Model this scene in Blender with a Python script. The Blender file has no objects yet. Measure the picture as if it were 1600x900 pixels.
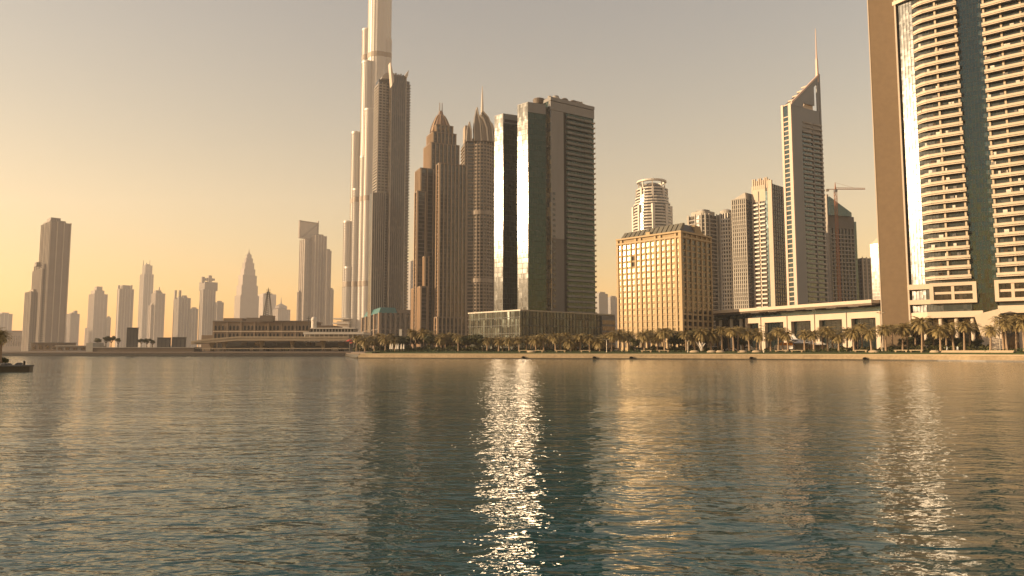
import bpy, math, random
import numpy as np
from mathutils import Vector
sc = bpy.context.scene
C = sc.collection
R = math.radians

# ---------------------------------------------------------------- camera, sky, sun, exposure
PITCH = R(5.02)
F = 1126.0                                  # focal length in pixels of a 1600 px wide picture
CAMZ = 3.0
cam = bpy.data.cameras.new('camera'); cam_o = bpy.data.objects.new('camera', cam); C.objects.link(cam_o)
cam.sensor_width = 36; cam.lens = 36*F/1600; cam.clip_start = .2; cam.clip_end = 20000
cam_o.location = (0, 0, CAMZ); cam_o.rotation_euler = (R(90)+PITCH, 0, 0)
sc.camera = cam_o

AZ, EL = 96.0, 12.0                         # sun: degrees to the left of the view, height
S = Vector((-math.sin(R(AZ))*math.cos(R(EL)), math.cos(R(AZ))*math.cos(R(EL)), math.sin(R(EL))))
w = bpy.data.worlds.new('World'); sc.world = w; w.use_nodes = True
nt = w.node_tree; bg = nt.nodes['Background']
sky = nt.nodes.new('ShaderNodeTexSky'); sky.sky_type = 'NISHITA'; sky.sun_disc = False
sky.sun_elevation = R(EL); sky.sun_rotation = R(-AZ)
sky.air_density = 2.0; sky.dust_density = .05; sky.ozone_density = 1.0
tint = nt.nodes.new('ShaderNodeMix'); tint.data_type = 'RGBA'; tint.blend_type = 'MULTIPLY'; tint.inputs[0].default_value = 1
nt.links.new(sky.outputs[0], tint.inputs[6]); tint.inputs[7].default_value = (1, .785, .79, 1)
nt.links.new(tint.outputs[2], bg.inputs[0]); bg.inputs[1].default_value = .08
sl = bpy.data.lights.new('sun', 'SUN'); sun = bpy.data.objects.new('sun', sl); C.objects.link(sun)
sl.energy = 5.0; sl.angle = R(.5); sl.color = (1, .70, .41)
sun.location = (-300, 100, 200); sun.rotation_euler = S.to_track_quat('Z', 'Y').to_euler()
sc.view_settings.view_transform = 'Standard'; sc.view_settings.look = 'None'
sc.view_settings.exposure = 1.18; sc.view_settings.gamma = 1
sc.cycles.use_denoising = True
sc.cycles.max_bounces = 6; sc.cycles.diffuse_bounces = 2; sc.cycles.glossy_bounces = 4; sc.cycles.volume_bounces = 2
sc.cycles.transmission_bounces = 2; sc.cycles.transparent_max_bounces = 4
sc.cycles.caustics_reflective = False; sc.cycles.caustics_refractive = False
sc.cycles.sample_clamp_indirect = 30

# ---------------------------------------------------------------- helpers
CP, SP = math.cos(PITCH), math.sin(PITCH)
G = 3.0                                     # street level above the water
def ray(v): return CP-(450-v)/F*SP
def WX(u, v, Y): return Y/ray(v)*(u-800)/F
def WZ(v, Y): return CAMZ+Y/ray(v)*((450-v)/F*CP+SP)
def slope(u, v=549): return (u-800)/F/ray(v)
def slen(X0, Y0, phi, u, v=549):
    k = slope(u, v); return (k*Y0-X0)/(math.cos(phi)-k*math.sin(phi))
def glare_phi(u):
    """rotation of a building whose left face mirrors the sun into the lens at picture column u"""
    k = slope(u); d = Vector((k, 1)).normalized(); s = Vector((S.x, S.y)).normalized(); n = (s-d).normalized()
    return math.atan2(-n.y, -n.x)

class M:
    def __init__(s): s.v = []; s.f = []
    def box(s, x0, x1, y0, y1, z0, z1):
        b = len(s.v); s.v += [(x, y, z) for x in (x0, x1) for y in (y0, y1) for z in (z0, z1)]
        s.f += [tuple(b+i for i in q) for q in ((0,1,3,2),(4,6,7,5),(0,4,5,1),(2,3,7,6),(0,2,6,4),(1,5,7,3))]; return s
    def prism(s, poly, z0, z1, top=None):
        """extrude a counter-clockwise outline; TOP: another outline (or heights) for the upper ring"""
        n = len(poly); b = len(s.v); top = top or poly
        s.v += [(x, y, z0) for x, y in poly]
        s.v += [(p[0], p[1], p[2] if len(p) > 2 else z1) for p in top]
        s.f.append(tuple(b+i for i in reversed(range(n)))); s.f.append(tuple(b+n+i for i in range(n)))
        for i in range(n):
            j = (i+1) % n; s.f.append((b+i, b+j, b+n+j, b+n+i))
        return s
    def loft(s, rings, cap=True):
        n = len(rings[0]); b = len(s.v)
        for r in rings: s.v += list(r)
        for k in range(len(rings)-1):
            for i in range(n):
                j = (i+1) % n; s.f.append((b+k*n+i, b+k*n+j, b+(k+1)*n+j, b+(k+1)*n+i))
        if cap:
            s.f.append(tuple(b+i for i in reversed(range(n)))); s.f.append(tuple(b+(len(rings)-1)*n+i for i in range(n)))
        return s
    def turn(s, prof, n=16, cx=0, cy=0):
        """lathe: prof = [(r, z), ...] bottom to top"""
        return s.loft([[(cx+r*math.cos(2*math.pi*i/n), cy+r*math.sin(2*math.pi*i/n), z) for i in range(n)] for r, z in prof])
    def bar(s, a, b, t, t2=None):
        a = Vector(a); b = Vector(b); d = (b-a).normalized(); t2 = t2 or t
        p = d.cross(Vector((0, 0, 1)));
        if p.length < 1e-3: p = Vector((1, 0, 0))
        p.normalize(); q = d.cross(p)
        r = [[tuple(e+p*x*k+q*y*k) for x, y in ((-1,-1),(1,-1),(1,1),(-1,1))] for e, k in ((a, t/2), (b, t2/2))]
        return s.loft(r)
    def plate(s, pts, off):
        """flat outline in 3-D thickened by the vector OFF"""
        n = len(pts); b = len(s.v); o = Vector(off)
        s.v += [tuple(Vector(p)-o/2) for p in pts]+[tuple(Vector(p)+o/2) for p in pts]
        s.f.append(tuple(b+i for i in range(n))); s.f.append(tuple(b+n+i for i in reversed(range(n))))
        for i in range(n):
            j = (i+1) % n; s.f.append((b+j, b+i, b+n+i, b+n+j))
        return s
    def tri(s, *p):
        b = len(s.v); s.v += [tuple(q) for q in p]; s.f.append(tuple(range(b, b+len(p)))); return s
    def mesh(s, name, mat, smooth=False, fix=True):
        me = bpy.data.meshes.new(name); me.from_pydata([tuple(p) for p in s.v], [], s.f)
        if fix:
            import bmesh
            bm = bmesh.new(); bm.from_mesh(me); bmesh.ops.recalc_face_normals(bm, faces=bm.faces); bm.to_mesh(me); bm.free()
        mats = mat if isinstance(mat, (list, tuple)) else [mat]
        for k in mats: me.materials.append(k)
        if smooth: me.polygons.foreach_set('use_smooth', [True]*len(me.polygons))
        return me
    def build(s, name, mat, parent=None, loc=(0, 0, 0), rz=0, kind=None, smooth=False, fix=True):
        return put(name, s.mesh(name, mat, smooth, fix), parent, loc, rz, kind)

def put(name, me, parent=None, loc=(0, 0, 0), rz=0, kind=None):
    o = bpy.data.objects.new(name, me); C.objects.link(o); o.parent = parent
    o.location = loc; o.rotation_euler = (0, 0, rz)
    if kind: o['kind'] = kind
    return o
def tag(o, label, cat, group=None):
    o['label'] = label; o['category'] = cat
    if group: o['group'] = group
    return o
def thing(name, label, cat, loc=(0, 0, 0), rz=0, group=None):
    o = bpy.data.objects.new(name, None); C.objects.link(o); o.location = loc; o.rotation_euler = (0, 0, rz)
    o.empty_display_size = 1
    return tag(o, label, cat, group)
def rows(name, me, parent, locs, rz=0):
    return [put(name, me, parent, l, rz) for l in locs]
def along(a0, a1, n): return [a0+(a1-a0)*i/(n-1) for i in range(n)]

class Bld:
    """a building with one corner towards the camera: local x runs along its front face, local y along its left face"""
    def __init__(b, name, label, cat, u, Y, phi, v=549, group=None, base=G):
        b.phi = phi; b.X = WX(u, v, Y); b.Y = Y; b.base = base
        b.o = thing(name, label, cat, (b.X, Y, base), phi, group)
    def loc(b, u, v, Y):
        x = WX(u, v, Y)-b.X; y = Y-b.Y; c, s = math.cos(b.phi), math.sin(b.phi)
        return c*x+s*y, -s*x+c*y
    def R(b, u, v=400, at=(0, 0)):
        c, s = math.cos(b.phi), math.sin(b.phi); X = b.X+c*at[0]-s*at[1]; Y = b.Y+s*at[0]+c*at[1]
        return slen(X, Y, b.phi, u, v)
    def L(b, u, v=400, at=(0, 0)):
        c, s = math.cos(b.phi), math.sin(b.phi); X = b.X+c*at[0]-s*at[1]; Y = b.Y+s*at[0]+c*at[1]
        return slen(X, Y, b.phi+R(90), u, v)
    def H(b, v, Y=None): return WZ(v, Y or b.Y)-b.base

# ---------------------------------------------------------------- materials
def node_mat(name):
    m = bpy.data.materials.new(name); m.use_nodes = True; n = m.node_tree.nodes; l = m.node_tree.links
    return m, n, l, n['Principled BSDF']
def stone(name, col, rough=.75, var=.18, scale=.25, spec=.3, metal=0, streak=True):
    m, n, l, p = node_mat(name)
    tc = n.new('ShaderNodeTexCoord'); mp = n.new('ShaderNodeMapping'); l.new(tc.outputs['Object'], mp.inputs[0])
    mp.inputs['Scale'].default_value = (scale, scale, scale*.25 if streak else scale)
    t = n.new('ShaderNodeTexNoise'); t.inputs['Scale'].default_value = 1; t.inputs['Detail'].default_value = 6; l.new(mp.outputs[0], t.inputs[0])
    t2 = n.new('ShaderNodeTexNoise'); t2.inputs['Scale'].default_value = 9*scale; t2.inputs['Detail'].default_value = 3; l.new(tc.outputs['Object'], t2.inputs[0])
    ad = n.new('ShaderNodeMath'); ad.operation = 'ADD'; l.new(t.outputs[0], ad.inputs[0]); l.new(t2.outputs[0], ad.inputs[1])
    oi = n.new('ShaderNodeObjectInfo'); ad2 = n.new('ShaderNodeMath'); ad2.operation = 'MULTIPLY_ADD'; l.new(oi.outputs['Random'], ad2.inputs[0]); ad2.inputs[1].default_value = .35; l.new(ad.outputs[0], ad2.inputs[2])
    r = n.new('ShaderNodeMapRange'); r.inputs[1].default_value = .8; r.inputs[2].default_value = 1.6; r.inputs[3].default_value = 1-var; r.inputs[4].default_value = 1+var; l.new(ad2.outputs[0], r.inputs[0])
    mx = n.new('ShaderNodeVectorMath'); mx.operation = 'SCALE'; mx.inputs[0].default_value = col; l.new(r.outputs[0], mx.inputs['Scale'])
    l.new(mx.outputs[0], p.inputs['Base Color'])
    p.inputs['Roughness'].default_value = rough; p.inputs['Specular IOR Level'].default_value = spec; p.inputs['Metallic'].default_value = metal
    return m
def glass(name, col=(.02, .025, .022), ior=1.9, rough=.12, cell=(1.5, 3.3), tilt=.01, light=(.10, .09, .075), share=.2, metal=0, tint=None):
    """curtain wall: each pane its own slight tilt, some with pale blinds behind"""
    m, n, l, p = node_mat(name)
    tc = n.new('ShaderNodeTexCoord'); dv = n.new('ShaderNodeVectorMath'); dv.operation = 'MULTIPLY_ADD'
    l.new(tc.outputs['Object'], dv.inputs[0]); dv.inputs[1].default_value = (1/cell[0], 1/cell[0], 1/cell[1]); dv.inputs[2].default_value = (.371, .371, .013)
    fl = n.new('ShaderNodeVectorMath'); fl.operation = 'FLOOR'; l.new(dv.outputs[0], fl.inputs[0])
    wn = n.new('ShaderNodeTexWhiteNoise'); wn.noise_dimensions = '3D'; l.new(fl.outputs[0], wn.inputs[0])
    sb = n.new('ShaderNodeVectorMath'); sb.operation = 'SUBTRACT'; l.new(wn.outputs['Color'], sb.inputs[0]); sb.inputs[1].default_value = (.5, .5, .5)
    ns = n.new('ShaderNodeTexNoise'); ns.inputs['Scale'].default_value = .35; ns.inputs['Detail'].default_value = 2; l.new(tc.outputs['Object'], ns.inputs[0])
    sb2 = n.new('ShaderNodeVectorMath'); sb2.operation = 'SUBTRACT'; l.new(ns.outputs['Color'], sb2.inputs[0]); sb2.inputs[1].default_value = (.5, .5, .5)
    ad = n.new('ShaderNodeVectorMath'); ad.operation = 'ADD'; l.new(sb.outputs[0], ad.inputs[0]); l.new(sb2.outputs[0], ad.inputs[1])
    scl = n.new('ShaderNodeVectorMath'); scl.operation = 'SCALE'; l.new(ad.outputs[0], scl.inputs[0]); scl.inputs['Scale'].default_value = tilt*2
    ge = n.new('ShaderNodeNewGeometry'); a2 = n.new('ShaderNodeVectorMath'); a2.operation = 'ADD'; l.new(ge.outputs['Normal'], a2.inputs[0]); l.new(scl.outputs[0], a2.inputs[1])
    nm = n.new('ShaderNodeVectorMath'); nm.operation = 'NORMALIZE'; l.new(a2.outputs[0], nm.inputs[0]); l.new(nm.outputs[0], p.inputs['Normal'])
    r = n.new('ShaderNodeMapRange'); r.inputs[1].default_value = 1-share; r.inputs[2].default_value = 1; l.new(wn.outputs['Value'], r.inputs[0])
    mx = n.new('ShaderNodeMix'); mx.data_type = 'RGBA'; l.new(r.outputs[0], mx.inputs[0]); mx.inputs[6].default_value = (*col, 1); mx.inputs[7].default_value = (*light, 1)
    l.new(mx.outputs[2], p.inputs['Base Color'])
    p.inputs['IOR'].default_value = ior; p.inputs['Roughness'].default_value = rough; p.inputs['Metallic'].default_value = metal
    if tint: p.inputs['Specular Tint'].default_value = (*tint, 1)
    return m
def skin(name, wall, pane, cell=(3., 3.6), frac=(.55, .6), rough=.6):
    """far facade whose windows are too small to tell apart"""
    m, n, l, p = node_mat(name)
    tc = n.new('ShaderNodeTexCoord'); dv = n.new('ShaderNodeVectorMath'); dv.operation = 'MULTIPLY_ADD'
    l.new(tc.outputs['Object'], dv.inputs[0]); dv.inputs[1].default_value = (1/cell[0], 1/cell[0], 1/cell[1]); dv.inputs[2].default_value = (.371, .371, .013)
    fr = n.new('ShaderNodeVectorMath'); fr.operation = 'FRACTION'; l.new(dv.outputs[0], fr.inputs[0])
    sx = n.new('ShaderNodeSeparateXYZ'); l.new(fr.outputs[0], sx.inputs[0])
    def lt(o, t):
        k = n.new('ShaderNodeMath'); k.operation = 'LESS_THAN'; l.new(o, k.inputs[0]); k.inputs[1].default_value = t; return k.outputs[0]
    def mul(a, b):
        k = n.new('ShaderNodeMath'); k.operation = 'MULTIPLY'; l.new(a, k.inputs[0]); l.new(b, k.inputs[1]); return k.outputs[0]
    ms = mul(mul(lt(sx.outputs[0], frac[0]), lt(sx.outputs[1], frac[0])), lt(sx.outputs[2], frac[1]))
    ns = n.new('ShaderNodeTexNoise'); ns.inputs['Scale'].default_value = .05; ns.inputs['Detail'].default_value = 4; l.new(tc.outputs['Object'], ns.inputs[0])
    r = n.new('ShaderNodeMapRange'); r.inputs[3].default_value = .75; r.inputs[4].default_value = 1.25; l.new(ns.outputs[0], r.inputs[0])
    vs = n.new('ShaderNodeVectorMath'); vs.operation = 'SCALE'; vs.inputs[0].default_value = wall; l.new(r.outputs[0], vs.inputs['Scale'])
    mx = n.new('ShaderNodeMix'); mx.data_type = 'RGBA'; l.new(ms, mx.inputs[0]); l.new(vs.outputs[0], mx.inputs[6]); mx.inputs[7].default_value = (*pane, 1)
    l.new(mx.outputs[2], p.inputs['Base Color'])
    rr = n.new('ShaderNodeMapRange'); l.new(ms, rr.inputs[0]); rr.inputs[3].default_value = rough; rr.inputs[4].default_value = .2; l.new(rr.outputs[0], p.inputs['Roughness'])
    return m

MT = dict(
    cream=stone('cream_render', (.55, .46, .36), var=.08), white=stone('white_panel', (.62, .57, .5), .5, .07), beige=stone('beige_stone', (.40, .37, .32)),
    gold=stone('gold_stone', (.37, .275, .155), .7, .10), goldpier=stone('gold_pier', (.43, .32, .185), .7, .08),
    brown=stone('brown_granite', (.15, .122, .098), .5, .14), pier=stone('sun_tinted_granite', (.40, .28, .18), .5, .12), taupe=stone('taupe_panel', (.145, .13, .118), .5),  # the orange pier granite carries sunlight in its colour
    grey=stone('grey_panel', (.20, .195, .19), .45, .10), dgrey=stone('dark_grey_panel', (.10, .095, .09), .5), concrete=stone('concrete', (.34, .31, .27)),
    black=stone('shade_black', (.012, .011, .010), .6), bronze=stone('bronze_frame', (.09, .065, .045), .4, metal=.3), teal_roof=stone('teal_roof', (.03, .15, .15), .35, .15),  # the near-black paints the shade inside slots and openings
    slate=stone('slate_roof', (.13, .125, .10), .6), steel=stone('brushed_steel', (.50, .47, .43), .5, .06, metal=.2, spec=.5), steel_belt=stone('louvre_belt', (.26, .21, .16), .5, .1),
    g_teal=glass('green_curtain_glass', (.006, .011, .009), 1.45, .18, (1.6, 3.2), .012, (.035, .035, .028), .25),
    g_pod=glass('podium_glass', (.008, .010, .008), 1.55, .2, (1.8, 5.0), .06, (.03, .028, .02), .25, tint=(.85, 1, .9)),
    g_brown=glass('bronze_glass', (.030, .026, .022), 1.7, .15, (2.6, 3.4), .01, (.11, .09, .07), .3),
    g_blue=glass('blue_glass', (.012, .026, .034), 1.8, .12, (1.8, 3.4), .012, (.06, .075, .08), .25, tint=(.7, .95, 1)),
    g_dark=glass('dark_window_glass', (.012, .012, .012), 1.6, .1, (1.2, 3.4), .01, (.07, .06, .05), .3),
    g_right=glass('tower_curtain_glass', (.020, .032, .032), 1.6, .28, (1.15, 1.23), .02, (.06, .07, .065), .3),
    g_gold=glass('window_pane', (.03, .025, .02), 2.3, .15, (2.9, 3.0), .045, (.05, .04, .03), .4, tint=(1, .84, .56)),
    mullion=stone('mullion_metal', (.20, .19, .17), .4, .05, metal=.5), mull_dark=stone('dark_mullion', (.03, .035, .03), .45, .05),
    lawn=stone('lawn_grass', (.05, .065, .02), .95, .4, .8, streak=False), paving=stone('sand_paving', (.40, .33, .25), .85, .15, .3, streak=False),
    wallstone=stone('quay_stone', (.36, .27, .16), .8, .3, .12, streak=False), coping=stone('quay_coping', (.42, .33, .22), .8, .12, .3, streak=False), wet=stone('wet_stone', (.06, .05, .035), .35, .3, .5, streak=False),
    trunk=stone('palm_trunk', (.32, .23, .15), .9, .25, 2.0), frond=stone('palm_frond', (.27, .205, .085), .5, .35, 1.2, streak=False), leaf=stone('tree_leaf', (.07, .07, .026), .6, .4, 1.5, streak=False),
    leaf2=stone('hedge_leaf', (.05, .07, .018), .6, .4, 1.5, streak=False), bark=stone('tree_bark', (.10, .075, .05), .9),
    asphalt=stone('asphalt', (.05, .048, .045), .9, .2, .4, streak=False), lamp=stone('lamp_metal', (.40, .36, .30), .45, .05, metal=.3),
    carwhite=stone('white_car_paint', (.7, .68, .64), .25, .04, spec=.6), cardark=stone('dark_car_paint', (.03, .03, .033), .25, .04, spec=.6), carsilver=stone('silver_car_paint', (.4, .39, .38), .3, .04, spec=.6), tyre=stone('tyre', (.015, .015, .015), .9),
    orange=stone('orange_tarp', (.75, .28, .04), .7, .08), carglass=stone('car_glass', (.015, .016, .018), .08, .02, spec=.7), sail=stone('white_canvas', (.75, .70, .62), .7, .05), red=stone('red_awning', (.4, .06, .04), .7),
    crane=stone('crane_steel', (.35, .13, .05), .6), far1=skin('far_facade_tan', (.20, .155, .12), (.06, .05, .045)), far2=skin('far_facade_brown', (.13, .10, .08), (.05, .045, .04), (4, 3.6)),
    far3=skin('far_facade_pale', (.30, .25, .20), (.07, .06, .05), (3.5, 3.6)), far4=skin('far_facade_grey', (.17, .16, .15), (.05, .05, .05), (2.6, 3.4), (.6, .65)),
)

MT['wallb'] = stone('brown_wall', (.15, .115, .085), .85, .12)
# ---------------------------------------------------------------- water, land, quay
def water_mat():
    m, n, l, p = node_mat('lagoon_water')
    tc = n.new('ShaderNodeTexCoord')
    def noise(sx, sy, rot, detail, rough=.5, off=0):
        mp = n.new('ShaderNodeMapping'); l.new(tc.outputs['Object'], mp.inputs[0]); mp.inputs['Scale'].default_value = (sx, sy, 1); mp.inputs['Rotation'].default_value = (0, 0, R(rot)); mp.inputs['Location'].default_value = (off, off*.7, 0)
        t = n.new('ShaderNodeTexNoise'); t.noise_dimensions = '3D'; t.inputs['Scale'].default_value = 1; t.inputs['Detail'].default_value = detail; t.inputs['Roughness'].default_value = rough
        t.inputs['Distortion'].default_value = .35
        l.new(mp.outputs[0], t.inputs[0]); return t.outputs[0]
    def bump(h, dist, strength, prev=None):
        b = n.new('ShaderNodeBump'); b.inputs['Strength'].default_value = strength; b.inputs['Distance'].default_value = dist
        if 'Filter Width' in b.inputs: b.inputs['Filter Width'].default_value = .006
        l.new(h, b.inputs['Height'])
        if prev: l.new(prev, b.inputs['Normal'])
        return b.outputs[0]
    def gust(lo, hi, sc, off):
        r = n.new('ShaderNodeMapRange'); r.inputs[1].default_value = .35; r.inputs[2].default_value = .65; r.inputs[3].default_value = lo; r.inputs[4].default_value = hi; l.new(noise(sc, sc*2.2, 12, 2, .5, off), r.inputs[0]); return r.outputs[0]
    a = bump(noise(.16, .30, 8, 2, .5, 3), .15, 1)
    b = bump(noise(.85, 1.6, -14, 2.5, .6, 7), .108, 1, a)
    c = bump(noise(2.6, 4.4, 20, 2, .55, 11), .032, 1, b)
    d = bump(noise(8., 12., -8, 2, .5, 17), .003, 1, c)
    for bn, g in ((b, gust(.55, 1.15, .035, 21)), (c, gust(.35, 1.25, .05, 33))): l.new(g, bn.node.inputs['Strength'])
    l.new(d, p.inputs['Normal'])
    p.inputs['Base Color'].default_value = (.006, .050, .056, 1); p.inputs['Roughness'].default_value = .04; p.inputs['IOR'].default_value = 1.333
    return m
WATER = M(); WATER.v = [(-4000, -450, 0), (4000, -450, 0), (4000, 4000, 0), (-4000, 4000, 0)]; WATER.f = [(0, 1, 2, 3)]
WATER.build('water', water_mat(), kind='structure')

def shore_pt(u, y): Y = CAMZ*F/(y-549); return (slope(u)*Y, Y)
NEAR = [(420, -60), (215, 130)]+[shore_pt(u, y) for u, y in ((1600, 565), (1450, 563.4), (1300, 562.3), (1150, 561.6), (1000, 561), (800, 560.4), (560, 559.6))]
for _ in range(2):                            # round the bends of the shore
    q_ = [NEAR[0]]
    for a_, b_ in zip(NEAR, NEAR[1:]): q_ += [(a_[0]*.75+b_[0]*.25, a_[1]*.75+b_[1]*.25), (a_[0]*.25+b_[0]*.75, a_[1]*.25+b_[1]*.75)]
    NEAR = q_+[NEAR[-1]]
NN = len(NEAR)
SH = NEAR+[(-76, 345), (-104, 452), (-330, 452), (-900, 470), (-3800, 480)]
def offset(poly, d):
    out = []
    for i, p in enumerate(poly):
        a = Vector(poly[max(i-1, 0)]); b = Vector(poly[min(i+1, len(poly)-1)]); t = (b-a).normalized()
        nrm = Vector((t.y, -t.x))            # landward (path runs right to left)
        out.append((p[0]+nrm.x*d, p[1]+nrm.y*d))
    return out
def strip(lines, name, mat, kind=None, label=None, cat=None):
    """sheet through a list of 3-D polylines"""
    m = M(); n = len(lines[0])
    for ln in lines: m.v += ln
    for k in range(len(lines)-1):
        for i in range(n-1): m.f.append((k*n+i, k*n+i+1, (k+1)*n+i+1, (k+1)*n+i))
    return m.build(name, mat, kind=kind)
def lift(poly, z): return [(x, y, z) for x, y in poly]
def dens(poly, step=6):
    o = []
    for a, b in zip(poly, poly[1:]):
        k = max(1, int((Vector(b)-Vector(a)).length/step)); o += [(a[0]+(b[0]-a[0])*i/k, a[1]+(b[1]-a[1])*i/k) for i in range(k)]
    return o+[poly[-1]]
_near = SH[:NN]; _far = SH[NN-1:]
LAND_IN = offset(SH, 15)
_m = M(); _ring = lift(LAND_IN, G)+[(-3900, 3900, G), (3900, 3900, G), (3900, -60, G)]
_m.v = _ring; _m.f = [tuple(range(len(_ring)))]
_m.build('ground', MT['paving'], kind='structure')
strip([lift(offset(SH, 1.6), 2.0), lift(offset(SH, 6.0), 2.02)], 'promenade', MT['paving'], 'structure')
strip([lift(offset(SH, 5.9)[:NN+1], 2.0), lift(offset(SH, 6.1)[:NN+1], 2.45), lift(offset(SH, 15.1)[:NN+1], G+.02)], 'lawn', MT['lawn'], 'structure')
strip([lift(offset(SH, 5.9)[NN:], 2.0), lift(offset(SH, 6.1)[NN:], 2.45), lift(offset(SH, 15.1)[NN:], G+.02)], 'bank', MT['wallb'], 'structure')
def quay(name, pts, label, face='wallstone', cap='coping'):
    q = thing(name, label, 'quay wall', (pts[len(pts)//2][0], pts[len(pts)//2][1], 0))
    ox, oy = q.location.x, q.location.y
    sh = lambda d, z: [(x-ox, y-oy, z) for x, y in offset(pts, d)]
    strip([sh(-.6, -.9), sh(-.55, .32)], 'waterline_band', MT['wet']).parent = q
    strip([sh(-.555, .315), sh(.35, 1.55), sh(.55, 1.66)], 'sloping_face', MT[face]).parent = q
    strip([sh(.4, 1.62), sh(.36, 1.98), sh(.5, 2.06), sh(1.7, 2.06), sh(1.72, 1.98)], 'coping', MT[cap]).parent = q
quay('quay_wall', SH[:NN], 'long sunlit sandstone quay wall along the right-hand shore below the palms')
quay('quay_wall', SH[NN-1:], 'dim low quay wall along the far shore beneath the bridge and the hazy towers', 'wet', 'wallb')  # face takes the wet stone only for its darker colour
# storm outfalls in the quay
for k, (u, ad) in enumerate(((818, 'below the dark glass podium corner'), (928, 'below the right end of the dark glass podium'), (986, 'left of the golden block middle'), (1173, 'left of the tall lamp post'), (1350, 'below the tan blade wall'))):
    best = min(((abs(slope(u)*y-x), x, y) for x, y in dens(SH[:NN], .5)))
    x, y = best[1], best[2]
    o = thing('storm_outfall', 'dark outfall mouth in the quay wall '+ad, 'outfall', (x, y, .1), math.atan2(y, x)-R(90), 'outfalls in the quay wall'); o.scale = (.8, .8, .55)
    ring = M(); n = 12
    ring.loft([[(r*math.cos(2*math.pi*i/n), d, .75+r*math.sin(2*math.pi*i/n)) for i in range(n)] for r, d in ((.95, .6), (.95, -1.5), (.72, -1.5), (.72, .2))], cap=False)
    ring.build('pipe_collar', MT['wet'], o)
    M().loft([[(.75*math.cos(2*math.pi*i/n), d, .75+.75*math.sin(2*math.pi*i/n)) for i in range(n)] for d in (.3, -.9)]).build('mouth_shade', MT['black'], o)  # black plug paints the darkness inside the pipe mouth

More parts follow.
